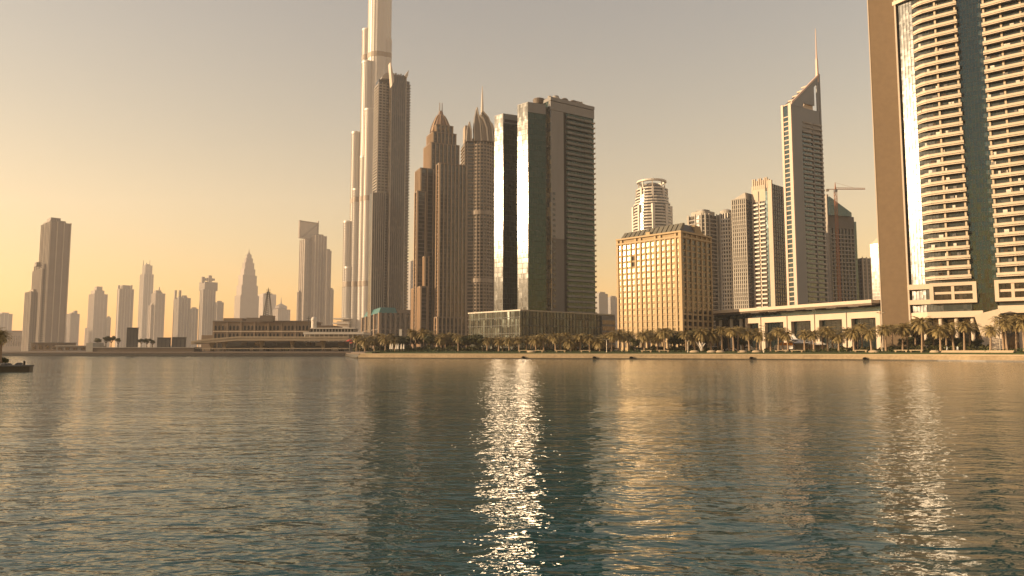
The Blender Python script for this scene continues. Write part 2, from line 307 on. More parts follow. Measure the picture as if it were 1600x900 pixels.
# ---------------------------------------------------------------- balcony tower with the tan blade wall (far right)
def right_tower():
    phi = R(-35)
    b = Bld('balcony_tower', 'curved tower with rows of cream balconies and a tall tan blade wall', 'tower', 1377.5, 290, phi, 510)
    o = b.o; FL = 3.7
    xb = b.R(1419.5, 510); xg = b.R(1421.5, 490); x1 = b.R(1516, 430); x2 = b.R(1559, 430); x3 = b.R(1685, 430)
    W = x1-xg; TOP = 172.0
    z0 = b.H(441); nfl = int((TOP-z0)/FL)
    # blade wall with pale edge strips
    bl = M().box(0, xb, 2.6, 4.6, 0, TOP+6).build('blade_wall', MT['blade'], o)
    M().box(-.35, 0, 2.45, 4.7, 0, TOP+6.2).build('edge_strip', MT['cream'], bl)
    M().box(xb, xb+.6, 2.4, 4.7, 0, TOP+6.2).build('edge_strip', MT['cream'], bl)
    # glazed body
    A, B, Cc, D = (xg, 3.6), (xg+.28*W, 1.4), (xg+.55*W, .3), (x1, 0)
    body = [A, B, Cc, D, (x1, 5.5), (x2, 5.5), (x2, 0), (x2+.5*(x3-x2), -1.0), (x3, 0), (x3, 30), (xg, 30)]
    M().prism(body, 12.6, TOP).build('glazed_body', MT['g_right'], o)
    M().box(x1+.02, x2-.02, 5.38, 5.49, 12.6, TOP).build('recess_glass', MT['g_rec'], o)
    lowb = [(xg+1, 6), (x1, 4.5), (x3, 4.5), (x3, 29), (xg+1, 29)]
    M().prism(lowb, 0, 12.6).build('lobby_glass', MT['g_dark'], o)
    # balconies
    def outer(left):
        if left: return [(xg+.24*W, 2.1), (xg+.36*W, -.2), (xg+.45*W, -1.1), (xg+.65*W, -1.75), (x1-1.2, -2.1), (x1+.4, -2.1), (x1+.4, .8)], [(x1-.5, .8), (xg+.55*W, .9), (xg+.34*W, 2.0), (xg+.26*W, 2.6)]
        m_ = x2+.5*(x3-x2)
        return [(x2-.4, .8), (x2-.4, -2.0), (x2+1.4, -2.15), (x2+.25*(x3-x2), -2.8), (m_, -3.2), (x3-3, -2.6), (x3, -.2)], [(x3, .8), (m_, -.3), (x2+.5, .8)]
    def bal(left, hgt=1.5, out=0.0):
        oo, ii = outer(left); m = M()
        m.prism(oo+ii, 0, .28)
        # upstand along the outer edge
        inn = []
        for i, p in enumerate(oo):
            a = Vector(oo[max(i-1, 0)]); c = Vector(oo[min(i+1, len(oo)-1)]); t = (c-a).normalized(); inn.append((p[0]-t.y*.16, p[1]+t.x*.16))
        m.prism([(x, y) for x, y in oo]+list(reversed(inn)), -.32, hgt-.32)
        return m
    mb = [bal(True).mesh('balcony', MT['balc']), bal(False).mesh('balcony', MT['balc'])]
    rail = []
    for left in (True, False):
        m = M(); oo = outer(left)[0]; pts = [(x, y) for x, y in oo[1:-1]]
        for p, q in zip(pts, pts[1:]): m.bar((p[0], p[1]+.1, 1.42), (q[0], q[1]+.1, 1.42), .07)
        rail.append(m.mesh('handrail', MT['mullion']))
    rng = random.Random(5)
    slabm = M().prism([(A[0]+.3, A[1]+.2), (B[0], B[1]-.12), (Cc[0], Cc[1]-.12), (D[0]-.1, -.12), (D[0]-.1, 4), (A[0]+.3, 9)], 0, .2).mesh('floor_edge', MT['mull_dark'])
    for k in range(nfl):
        z = z0+k*FL
        for i in (0, 1):
            bo = put('balcony', mb[i], o, (0, 0, z)); put('handrail', rail[i], bo)
        put('floor_edge', slabm, o, (0, 0, z+FL*.5))
    # party piers behind the balconies
    for px in (xg+.66*W, x1-.35, x2+.35, x2+.24*(x3-x2), x2+.5*(x3-x2), x2+.76*(x3-x2)):
        yy = -.9 if px > x2+1 else -.55
        M().box(px-.32, px+.32, yy-.1, 1.4, z0, TOP).build('pier', MT['balc'], o)
    # things on balconies: planters and chairs are too small to tell; a few bright curtains
    for k in range(120):
        z = z0+rng.randrange(nfl)*FL+.3; s = rng.random()
        x = xg+(.35+.5*rng.random())*W if s < .5 else x2+rng.random()*.5*(x3-x2)
        y = -.25 if s < .5 else -1.15
        M().box(x, x+.5+rng.random()*1.1, y-.05, y, z, z+2.2).build('curtain', MT[rng.choice(['sail', 'sail', 'grey', 'bronze'])], o)
    # curtain wall grid of the recess
    mul = M()
    for x in along(x1, x2, 9): mul.box(x-.06, x+.06, 5.3, 5.5, 12.6, TOP)
    mul.build('mullion_grid', MT['mullion'], o, kind='stuff')
    tr = M().box(x1, x2, 5.32, 5.48, 0, .12).mesh('transom', MT['mullion'])
    rows('transom', tr, o, [(0, 0, 12.6+i*FL/2) for i in range(int((TOP-12.6)/FL*2))])
    vm = M()
    for a_, c_ in ((A, B), (B, Cc)):
        for t in along(0, 1, 6): vm.box(a_[0]+(c_[0]-a_[0])*t-.05, a_[0]+(c_[0]-a_[0])*t+.05, a_[1]+(c_[1]-a_[1])*t-.12, a_[1]+(c_[1]-a_[1])*t+.1, 12.6, TOP)
    vm.build('mullion_grid', MT['mullion'], o, kind='stuff')
    # extended slabs near the top, reaching towards the blade
    for k, v in enumerate((12, -3, -20)):
        z = b.H(v); M().prism([(xg-3.2+k*.5, 3.6), (xg+.30*W, -1.3), (xg+.6*W, -2.4), (x1, -2.7), (x1, -1.5), (xg+.3*W, .4), (xg-3, 4.6)], z-.7, z+.9).build('roof_beam', MT['balc'], o)
    # framed storeys at the foot
    zt, zb = b.H(447), b.H(490)
    def frame(xa, xc, y, za, zc, cols, side=1.3):
        f = M()
        f.box(xa, xc, y-1.3, y+.6, zc-1.3, zc); f.box(xa, xc, y-1.3, y+.6, za, za+1.3)
        f.box(xa, xa+side, y-1.3, y+.6, za+1.3, zc-1.3); f.box(xc-side, xc, y-1.3, y+.6, za+1.3, zc-1.3)
        zm = (za+zc)/2; f.box(xa+side, xc-side, y-.9, y+.6, zm-.45, zm+.45)
        xm = (xa+xc)/2; f.box(xm-.5, xm+.5, y-.95, y+.6, za+1.3, zc-1.3)
        fo = f.build('window_frame', MT['balc'], o)
        wd = (xc-xa-2*side)/cols
        for i in range(cols):
            for zz in (za+1.3, zm+.45):
                M().box(xa+side+i*wd+.06, xa+side+(i+1)*wd-.06, y-.45, y-.3, zz+.05, zz+(zc-za)/2-1.8).build('pane', MT['g_dark'], fo)
    frame(xg+.35*W, x1+1.8, -.5, zb+3.2, zt, 4)
    frame(x2-1.2, x2+.42*(x3-x2), -1.5, zb+3.2, zt, 4); frame(x2+.44*(x3-x2), x3, -1.5, zb+3.2, zt, 4)
    M().box(xg-.2, xg+.36*W, 0.6, 5, zt-2.0, zt).build('cornice', MT['balc'], o)
    M().box(xg-.2, xg+.36*W, 0.6, 5, zb+3.2, zb+5.0).build('cornice', MT['balc'], o)
    M().prism([(xg-.3, 3.2), (xg+.3*W, -2.2), (x1+3.5, -3.4), (x1+3.5, 6), (xg-.3, 9)], zb-2.3, zb).build('entrance_slab', MT['balc'], o)
    M().box(x2-.5, x3, -3.2, 6, zb-1.2, zb+1.6).build('entrance_slab', MT['balc'], o)
    for x in (xg+.25*W, xg+.5*W, xg+.75*W, x1, x2+6, x2+14, x2+22):
        M().turn([(.7, 0), (.7, zb-2.3)], 12, x, -.6).build('column', MT['cream'], o)
    # sloping entrance wall
    xa, xc = b.R(1526, 520)+1, b.R(1567, 520)
    M().plate([(xa+1, -7, b.H(532)), (xa-1.2, -7, b.H(497)), (xc-.4, -7, b.H(489)), (xc, -7, -.2), (xc-6.5, -7, -.2), (xc-6.5, -7, b.H(532))], (0, 2.4, 0)).build('entrance_wall', MT['balc'], o)
    M().box(x2+8, x3, -7.5, -5.5, 0, 5.2).build('gate_lodge', MT['cream'], o)
    M().box(xg-1, x3, 2, 28, TOP, TOP+3).build('roof_plant', MT['grey'], o)
MT['g_rec'] = glass('recess_glass', (.020, .038, .042), 1.9, .08, (1.2, 1.85), .035, (.05, .075, .078), .35, tint=(.65, .95, 1))
MT['blade'] = stone('tan_blade', (.155, .108, .062), .6, .13, .07)
MT['balc'] = stone('balcony_cream', (.60, .50, .38), .65, .08)
right_tower()

# ---------------------------------------------------------------- low arcade with the overhanging roof
MT['g_arc'] = glass('hall_glass', (.012, .018, .018), 1.5, .12, (2., 4.), .01, (.03, .035, .03), .3)
def arcade():
    Xr, Yr = WX(1378, 470, 293), 293; Xl, Yl = WX(1112, 487, 383), 383
    phi = math.atan2(Yr-Yl, Xr-Xl)
    o = thing('arcade_hall', 'low hall with big cream-framed windows under a flat overhanging roof beside the tan blade', 'hall', (Xl, Yl, G), phi)
    Ln = math.hypot(Xr-Xl, Yr-Yl); z = WZ(487, 383)-G
    def s(u, v=500): return slen(Xl, Yl, phi, u, v)
    M().box(0, Ln, 2.5, 30, 0, z-2.8).build('glazed_wall', MT['g_dark'], o)
    rf = M().box(-3, Ln-1.5, -4.5, 32, z-1.4, z).build('roof', MT['cream'], o)
    M().box(-2.9, Ln-1.6, -4.2, 31, z-2.2, z-1.4).build('soffit', MT['bronze'], rf)
    M().box(0, Ln, 1.6, 29, z-4.4, z-2.2).build('clerestory', MT['g_blue'], o)
    ed = [(1165, 1189), (1190.5, 1230), (1231.5, 1273), (1274.5, 1323), (1324.5, 1376)]
    for ua, uc in ed:
        xa, xc = s(ua), s(uc); zt = z-4.6; t = min(2.6, (xc-xa)*.13)
        f = M(); f.box(xa, xa+t, -.4, 2.6, 0, zt-2.6); f.box(xc-t, xc, -.4, 2.6, 0, zt-2.6); f.box(xa, xc, -.4, 2.6, zt-2.6, zt)
        fo = f.build('window_frame', MT['cream'], o)
        n = 5; wd = (xc-xa-2*t)/n
        for i in range(n): M().box(xa+t+i*wd+.08, xa+t+(i+1)*wd-.08, 1.6, 1.8, .2, zt-2.75).build('pane', MT['g_arc'], fo)
    for u in (1124, 1141, 1156): M().turn([(.9, 0), (.9, z-4.6)], 12, s(u), .8).build('column', MT['beige'], o)
    for k in range(8): M().box(Ln*(.1+.11*k), Ln*(.1+.11*k)+5, -3.9, 1, z-2.45, z-2.22).build('ceiling_panel', MT['taupe'], o)
arcade()

# ---------------------------------------------------------------- golden office block
def gold_block():
    b = Bld('golden_office_block', 'golden stone office block with a grid of sunlit windows and a mansard roof', 'office building', 1065, 356, R(44), 440)
    o = b.o; Rr = b.R(1112.5, 440); L = b.L(964.5, 440); H = b.H(361)
    nc, ncr, nr = 13, 6, 15
    M().box(.5, Rr, .5, L, 0, H-.8).build('wall', MT['gold'], o)
    zb = b.H(521); FLh = (H-3.2-zb)/nr
    cw = L/nc; cr = Rr/ncr
    pane = M().box(-.12, .0, -cw*.30, cw*.30, 0, FLh*.60).mesh('window', MT['g_gold'])
    half = M().box(-.16, -.1, -.07, .07, 0, FLh*.62).mesh('glazing_bar', MT['goldpier'])
    pr = M().box(-cr*.34, cr*.34, -.12, 0, 0, FLh*.66).mesh('window', MT['g_dark'])
    rng = random.Random(2)
    for r in range(nr):
        z = zb+r*FLh+FLh*.24
        for c in range(nc):
            if r == nr-3 and c == 9 or r == nr-4 and c in (9,): continue
            w_ = put('window', pane, o, (.44, (c+.5)*cw, z)); put('glazing_bar', half, w_, (0, 0, 0))
        for c in range(ncr): put('window', pr, o, ((c+.5)*cr, .44, z))
    M().box(.38, .45, 9.02*cw, 9.98*cw, zb+(nr-4)*FLh+.2, zb+(nr-2)*FLh-.4).build('opening_shade', MT['black'], o)  # flat black sheets paint the shade of two openings
    M().box(.38, .45, 8.2*cw, 8.8*cw, zb+(nr-4)*FLh+.9, zb+(nr-3)*FLh+.2).build('opening_shade', MT['black'], o)
    # tall windows of the lower storeys
    for c in range(nc):
        for q in range(2): M().box(.3, .42, (c+.18)*cw, (c+.82)*cw, 2+q*(zb-2)/2, 2+(q+1)*(zb-2)/2-.7).build('tall_window', MT['g_brown'], o)
    for c in range(ncr): M().box((c+.18)*cr, (c+.82)*cr, .3, .42, 2, zb-.5).build('tall_window', MT['g_brown'], o)
    for r in range(nr+1):
        z = zb+r*FLh-FLh*.10
        M().box(.15, .5, .5, L-.02, z, z+FLh*.30).build('spandrel', MT['gold'], o); M().box(.5, Rr-.02, .2, .5, z, z+FLh*.26).build('spandrel', MT['gold'], o)
    pm = M().box(-.25, .48, -.55, .55, 0, H-.8).mesh('pier', MT['goldpier']); pt = M().box(-.25, .48, -.36, .36, 0, H-2).mesh('pier', MT['goldpier'])
    for c in range(nc+1): put('pier', pm if c % 4 in (0, 1) else pt, o, (0, min(max(c*cw, .42), L-.42), 0))
    qm = M().box(-.4, .4, -.28, .48, 0, H-.8).mesh('pier', MT['goldpier'])
    for c in range(1, ncr+1): put('pier', qm, o, (min(c*cr, Rr-.4), 0, 0))
    M().box(-.3, 1.2, -.3, 1.2, 0, H-.4).build('corner_pier', MT['goldpier'], o)
    M().box(-.5, Rr+.2, -.5, L+.3, H-.55, H+.3).build('cornice', MT['goldpier'], o)
    M().box(-.45, Rr+.1, -.45, L+.1, H-3.1, H-2.2).build('string_course', MT['goldpier'], o)
    # mansard of leaning fins
    mh = b.H(346)-H-.3; y1 = L-1.5
    M().loft([[(2.6, 2, H+.3), (Rr*.62, 2, H+.3), (Rr*.62, y1, H+.3), (2.6, y1, H+.3)], [(5.6, 4, H+mh*.92), (Rr*.5, 4, H+mh*.92), (Rr*.5, L-7, H+mh*.75), (5.6, L-7, H+mh*.75)]]).build('mansard', MT['dgrey'], o)
    for c in range(13):
        y = 1.8+(L-5.5)*c/12; hh = mh*(1.04-.22*c/12)
        M().plate([(.2, y, H+.3), (3.6, y, H+hh), (5.2, y, H+hh), (3.2, y, H+.3)], (0, 2.2, 0)).build('roof_fin', MT['finst'], o)
    M().plate([(1.4, .8, H+.3), (Rr*.48, .8, H+.3), (Rr*.46, 2.8, H+mh*.98), (3.4, 2.8, H+mh*.98)], (0, 1.2, 0)).build('dark_roof_panel', MT['dgrey'], o)
    M().plate([(Rr*.48, 1.2, H+.3), (Rr*.84, 1.2, H+.3), (Rr*.76, 1.2, H+mh*.2), (Rr*.69, 1.2, H+mh*.5), (Rr*.66, 1.2, H+mh*.98), (Rr*.47, 1.2, H+mh*1.02)], (0, 1.8, 0)).build('gable', MT['gold'], o)
    M().box(-.2, 1.0, 10*cw*.6, 11.4*cw*.6, H+.3, H+1.8).build('parapet_block', MT['goldpier'], o)
MT['finst'] = stone('roof_fin_stone', (.15, .14, .11), .7, .12)
gold_block()

# ---------------------------------------------------------------- green glass towers on their podium
PHI_G = glare_phi(815)
def glass_podium():
    b = Bld('glass_podium', 'dark glass podium block below the two green glass towers', 'podium', 813, 440, R(42), 500)
    o = b.o; Rr = b.R(960, 500); L = b.L(732, 500); H = b.H(485.5)
    M().box(0, Rr, 0, L, 0, H).build('curtain_wall', MT['g_pod'], o)
    M().box(-.3, Rr+.3, -.3, L+.3, H, H+.8).build('parapet', MT['mullion'], o)
    for k in range(5): M().box(-.22, Rr+.22, -.22, L+.22, 1+k*H/5, 1.35+k*H/5).build('floor_band', MT['mull_dark'], o)
    n = 22; rows('mullion', M().box(-.2, .05, -.07, .07, 0, H).mesh('mullion', MT['bronze']), o, [(0, y, 0) for y in along(.2, L-.2, n)])
    n = 30; rows('mullion', M().box(-.07, .07, -.28, .05, 0, H).mesh('mullion', MT['mull_dark']), o, [(x, 0, 0) for x in along(Rr*.02, Rr-.2, n)])
    M().box(Rr-14, Rr+.2, -.7, 3, 0, H-.5).build('end_bay', MT['dgrey'], o)
    for k in range(5): M().box(Rr-13.6, Rr-.2, -.85, -.72, 1.5+k*4.2, 4.4+k*4.2).build('end_window', MT['g_dark'], o)
glass_podium()

MT['g_front'] = glass('front_green_glass', (.004, .016, .012), 1.5, .06, (1.7, 3.6), .010, (.012, .026, .02), .3, tint=(.68, 1, .86))
def tower_slab(b, Rr, L, H, FL=3.6, band=6.5):
    """slab whose sunlit side stands at its own angle to the front (an obtuse prow)"""
    o = b.o; dl = PHI_G-b.phi
    lx, ly = -L*math.sin(dl), L*math.cos(dl)
    M().prism([(0, 0), (Rr, 0), (Rr, ly), (lx, ly)], 0, H).build('curtain_wall', MT['g_teal'], o)
    M().box(.06, Rr-.02, -.06, .02, 0, H-band).build('front_glazing', MT['g_front'], o)
    n = int((H-band)/FL)
    me = M().box(.05, Rr-.3, -.10, .2, 0, .30).mesh('floor_band', MT['mull_dark'])
    rows('floor_band', me, o, [(0, 0, 18+i*FL) for i in range(n-5)])
    m = M()
    for x in along(1.2, Rr-.5, max(3, int(Rr/1.7))): m.box(x-.05, x+.05, -.14, .1, 0, H-band)
    m.build('mullion_grid', MT['mull_dark'], o, kind='stuff')
    m = M()
    for y in along(.2, L-.2, max(3, int(L/3.2))): m.box(-.05, .1, y-.035, y+.035, 0, H)
    for i in range(n-5): m.box(-.06, .1, .1, L-.1, 18+i*FL, 18.28+i*FL)
    m.build('mullion_grid', MT['mull_dark'], o, rz=dl, kind='stuff')
    M().box(.25, Rr, -.22, .3, H-band, H+.3).build('crown_panel', MT['grey'], o)
    M().prism([(-.03, -.03), (Rr+.02, -.03), (Rr+.02, ly+.03), (lx-.03, ly+.03)], H, H+.45).build('parapet', MT['grey'], o)

def lit_len(b, u, v=300): return slen(b.X, b.Y, PHI_G+R(90), u, v)
b = Bld('glass_tower', 'slim green glass slab with a blazing sunlit side, behind its taller twin', 'tower', 786, 492, R(24), 300)
tower_slab(b, b.R(812, 300), lit_len(b, 772.5), b.H(178))
M().box(1, 13, -.4, -.2, b.H(190), b.H(186)).build('vent_slot', MT['black'], b.o)

def twin_block():
    b = Bld('glass_tower', 'tallest green glass slab with sun glare on its side, left of the balconied block', 'tower', 825, 468, R(24), 300)
    tower_slab(b, b.R(853, 300), lit_len(b, 808.5), b.H(160))
    # the block to its right
    b = Bld('balconied_block', 'dark glass block with grey balconies on its front, right of the glaring slabs', 'tower', 860.5, 473, R(33), 300)
    o = b.o; x0, y0 = 0, 0; FL = 3.6; H = b.H(151)
    Rr = b.R(928.5, 300, (x0, y0)); Lb = 20
    M().box(x0, x0+Rr, y0, y0+Lb, 0, H).build('block_body', MT['g_front'], o)
    M().box(x0-2.0, x0, y0+3, y0+Lb, 0, H-7).build('link_bay', MT['g_link'], o)
    lk = M().box(x0-2.05, x0+.0, y0+2.85, y0+3.1, 0, .35).mesh('floor_band', MT['mull_dark']); n = int(H/FL)-2
    rows('floor_band', lk, o, [(0, 0, 20+i*FL) for i in range(n-5)])
    M().box(x0-.12, x0+.4, y0-.2, y0+2.7, 0, H).build('corner_strip', MT['g_link'], o)
    xp = x0+.29*Rr; zs = b.H(372)
    M().box(x0+.45, xp, y0-.35, y0+.2, zs, H-9).build('panel_strip', MT['grey'], o)
    M().box(x0+.45, xp, y0-.2, y0+.2, 17, zs).build('panel_strip', MT['dgrey'], o)  # lower half darker: a dark reflection put into the panel colour
    M().box(x0-.2, x0+Rr+.2, y0-.6, y0+.3, H-8.9, H-3).build('crown_panel', MT['grey'], o)
    M().box(x0-.3, x0+Rr+.3, y0-.9, y0+Lb+.2, H-2.6, H-.2).build('cornice', MT['grey'], o)
    wm = M().box(0, 1.9, -.1, 0, 0, 1.6).mesh('window', MT['g_dark'])
    for i in range(n-1): put('window', wm, o, (x0+1.4+.2*(i % 2), y0-.36 if 20+i*FL > zs-1 else y0-.21, H-13-i*FL))
    xr0, xr1 = x0+.35*Rr, x0+.93*Rr; ww = xr1-xr0
    M().box(xp+.02, xr0, y0-.12, y0+.2, 17, H-9).build('shade_black', MT['black'], o)  # black sheet painted in for the shade of a recess
    bm = M(); bm.box(xr0, xr1, y0-1.7, y0+.1, 0, .25)
    for f0, f1, d in ((0, .30, 1.7), (.30, .42, 1.25), (.42, .55, 1.25), (.55, .68, 1.5), (.68, 1, 1.75)): bm.box(xr0+f0*ww, xr0+f1*ww-.05, y0-d-.12, y0-d, -.1, 1.35)
    bm.box(xr0, xr0+.15, y0-1.7, y0, .25, 1.3); bm.box(xr1-.15, xr1, y0-1.7, y0, .25, 1.3)
    me = bm.mesh('balcony', MT['grey2'])
    rows('balcony', me, o, [(0, 0, H-12.6-i*FL) for i in range(n-1)])
    cm = M().box(x0+Rr-2.0, x0+Rr+.5, y0-1.2, y0+4.0, 0, .3).box(x0+Rr+.35, x0+Rr+.5, y0-1.2, y0+4.0, .3, 1.2).mesh('corner_balcony', MT['cream'])
    rows('corner_balcony', cm, o, [(0, 0, H-12.6-i*FL) for i in range(n-1)])
    # odd roof plant
    rng = random.Random(9)
    for k in range(26):
        x = x0+Rr*(.05+.8*rng.random()); y = y0+2+rng.random()*12; s = 1+rng.random()*2.2
        (M().turn([(s*.8, H-.2), (s*.8, H+1+rng.random()*2.4)], 10, x, y) if k % 2 else M().box(x, x+s*1.5, y, y+s, H-.2, H+.8+rng.random()*2.6)).build('roof_plant', MT[rng.choice(['concrete', 'brown', 'grey', 'beige'])], o)
    for k in range(3): M().turn([(2.2, H-.2), (2.9, H+1.2), (2.6, H+2.4), (1.5, H+3.2)], 14, x0+Rr*(.22+.2*k), y0+5).build('roof_drum', MT['brown' if k else 'beige'], o)
    rg = M(); n_ = 20
    rg.loft([[(x0-1+r*math.cos(2*math.pi*i/n_), y0+12+r*math.sin(2*math.pi*i/n_), z) for i in range(n_)] for r, z in ((3.4, H-2), (4.2, H+.6), (3.9, H+1.5), (3.0, H+.6))], cap=True); rg.build('roof_ring', MT['brown'], o)
MT['grey2'] = stone('balcony_grey', (.15, .15, .142), .55, .12)
MT['g_link'] = glass('link_glass', (.05, .045, .03), 2.1, .2, (2.2, 3.2), .06, (.22, .18, .11), .5)  # gold panes: reflected light put into the glass colour
twin_block()

# ---------------------------------------------------------------- wedge-topped tower with the needle
def wedge_tower():
    b = Bld('wedge_top_tower', 'grey tower with a slanted wedge top, needle spire and wavy balconies', 'tower', 1246.5, 560, R(30), 470)
    o = b.o; Rr = b.R(1292, 470); L = b.L(1231, 470); H0 = b.H(162); H1 = b.H(105); FL = 3.8
    # front: plain up to H0, then rising to the right
    core = M().prism([(0, 0), (Rr, 0), (Rr, L), (0, L)], 0, H0-1); core.build('shaft', MT['g_blue'], o)
    M().box(0, .33*Rr, -.5, 1.0, 0, H0-8).build('blank_panel', MT['slatep'], o)
    M().box(0, Rr*.985, -.45, .8, H0-20, H0-1).build('upper_panel', MT['slatep'], o)
    t = .9
    M().plate([(0, -.2, H0-1.2), (Rr*.40, -.2, H0-1.2), (Rr*.40, -.2, H0+3), (Rr*.80, -.2, H0+3), (Rr*.80, -.2, H0+(H1-H0)*.62), (Rr*.9, -.2, H0+(H1-H0)*.72), (Rr*.9, -.2, H0-1.2), (Rr, -.2, H0-1.2), (Rr, -.2, H1), (0, -.2, H0)], (0, .9, 0)).build('wedge_frame', MT['slatep'], o)
    M().plate([(-.1, -.3, H0-.3), (Rr, -.3, H1), (Rr, -.3, H1+1.4), (-.1, -.3, H0+1.6)], (0, 1.4, 0)).build('wedge_edge', MT['pinkp'], o)
    M().plate([(0, L, H0-1), (Rr*.9, L, H1-9), (Rr*.78, L, H1-10), (Rr*.5, L, H0-1)], (0, .9, 0)).build('rear_wedge', MT['slatep'], o)
    for k in range(5):
        x = Rr*(.06+.16*k); z = H0+(H1-H0)*(.06+.16*k)
        M().box(x, x+.9, .3, L-.4, z-1.2, z-.2).build('wedge_rib', MT['cream'], o)
    M().plate([(Rr*.42, 3, H0-1), (Rr*.80, 3, H0-1), (Rr*.78, 3, H0+16)], (0, 4, 0)).build('inner_fin', MT['cream'], o)
    # right mast
    M().box(Rr-.6, Rr+.9, -.9, 1.0, 0, H1+1).build('corner_mast', MT['slatep'], o)
    M().bar((Rr*.97, .2, H1-6), (Rr*.97, .2, H1+14), 2.0, 1.4).build('spire_base', MT['pinkp'], o)
    M().turn([(.75, H1+13), (.45, H1+22), (.28, b.H(32)), (.05, b.H(29))], 8, Rr*.97, .2).build('spire', MT['pinkp'], o)
    # left face: pink frames and green windows
    for y0, y1 in ((-.2, L*.28), (L*.80, L+.1)): M().box(-.55, .3, y0, y1, 0, H0+1.0).build('side_pier', MT['pinkp'], o)
    nf = int((H0-16)/FL)
    me = M().box(-.3, .1, L*.28, L*.80, 0, .8).mesh('spandrel', MT['cream']); rows('spandrel', me, o, [(0, 0, 12+i*FL) for i in range(nf)])
    # balconies, two wavy runs on the front and a set round the corner
    xa, xm, xc = .36*Rr, .70*Rr, Rr+1.0
    m = M()
    def run(x0, x1, d0, d1):
        pts = [(x0+(x1-x0)*i/6, -d0-(d1-d0)*math.sin(math.pi*i/6)) for i in range(7)]
        m.prism([(x0, .1)]+pts+[(x1, .1)], -.15, 1.15)
    run(xa, xm, .8, 1.7); run(xm+.4, xc, 1.1, 1.9)
    me = m.mesh('balcony', MT['slatep2']); nb = int((b.H(186))/FL)-3
    bz = [b.H(188)-i*FL for i in range(nb)]
    rows('balcony', me, o, [(0, 0, z) for z in bz])
    cm = M().box(Rr-.2, Rr+2.0, -.6, L*.7, -.15, 1.15).mesh('corner_balcony', MT['slatep2']); rows('corner_balcony', cm, o, [(0, 0, z) for z in bz[::1] if z < b.H(205)])
    M().box(xm-.1, xm+.5, -.9, .3, 10, b.H(190)).build('divider', MT['slatep'], o)
MT['slatep'] = stone('blue_grey_panel', (.165, .172, .182), .4, .08); MT['slatep2'] = stone('grey_balcony', (.22, .205, .19), .5, .08); MT['pinkp'] = stone('pale_pink_panel', (.56, .42, .34), .5, .06)
wedge_tower()

# ---------------------------------------------------------------- white balcony tower with comb parapet
def comb_tower():
    b = Bld('comb_top_tower', 'white tower with slotted comb parapet and stacked balconies left of the needle tower', 'tower', 1208.5, 590, R(42), 400)
    o = b.o; Rr = b.R(1228, 400); L = b.L(1177.5, 400); H = b.H(281); FL = 3.6
    M().box(0, Rr, 0, L, 0, H-3).build('shaft', MT['g_dark'], o)
    M().box(-.5, 1.2, -.5, L*.18, 0, H).build('corner_pier', MT['cream'], o)
    M().box(-.55, .3, L*.18, L*.30, 0, H-9).build('glass_strip', MT['g_blue'], o)
    M().box(-.35, .5, L*.30, L, b.H(312), H-3).build('top_panel', MT['cream'], o)
    for k in range(9): M().box(-.6, 1.2, L*(.1+.1*k), L*(.15+.1*k), H-6, H+(3 if k % 3 else 1.2)).build('parapet_fin', MT['cream'], o)
    M().box(-.5, -.36, L*.62, L*.66, b.H(330), H-8).build('slot_shade', MT['black'], o)  # raised black strip paints the shade inside a slot
    M().box(-.5, .4, L*.93, L+.2, 0, b.H(312)).build('edge_pier', MT['cream'], o)
    m = M()
    for a, c in ((.31, .58), (.64, .93)): m.box(-1.7, .1, L*a, L*c, -.2, .1); m.box(-1.75, -1.6, L*a, L*c, -.2, 1.1)
    me = m.mesh('balcony', MT['white']); n = int(b.H(316)/FL)-3
    rows('balcony', me, o, [(0, 0, b.H(318)-i*FL) for i in range(n)])
    M().box(-.9, .2, L*.585, L*.635, 0, b.H(312)).build('party_wall', MT['cream'], o)
    fm = M().box(.8, Rr, -.18, .2, 0, .9).mesh('floor_band', MT['taupe']); rows('floor_band', fm, o, [(0, 0, 12+i*FL) for i in range(int((H-14)/FL))])
    for x in along(2, Rr-.5, 6): M().box(x-.25, x+.25, -.4, .2, 0, H-3).build('pier', MT['taupe'], o)
comb_tower()

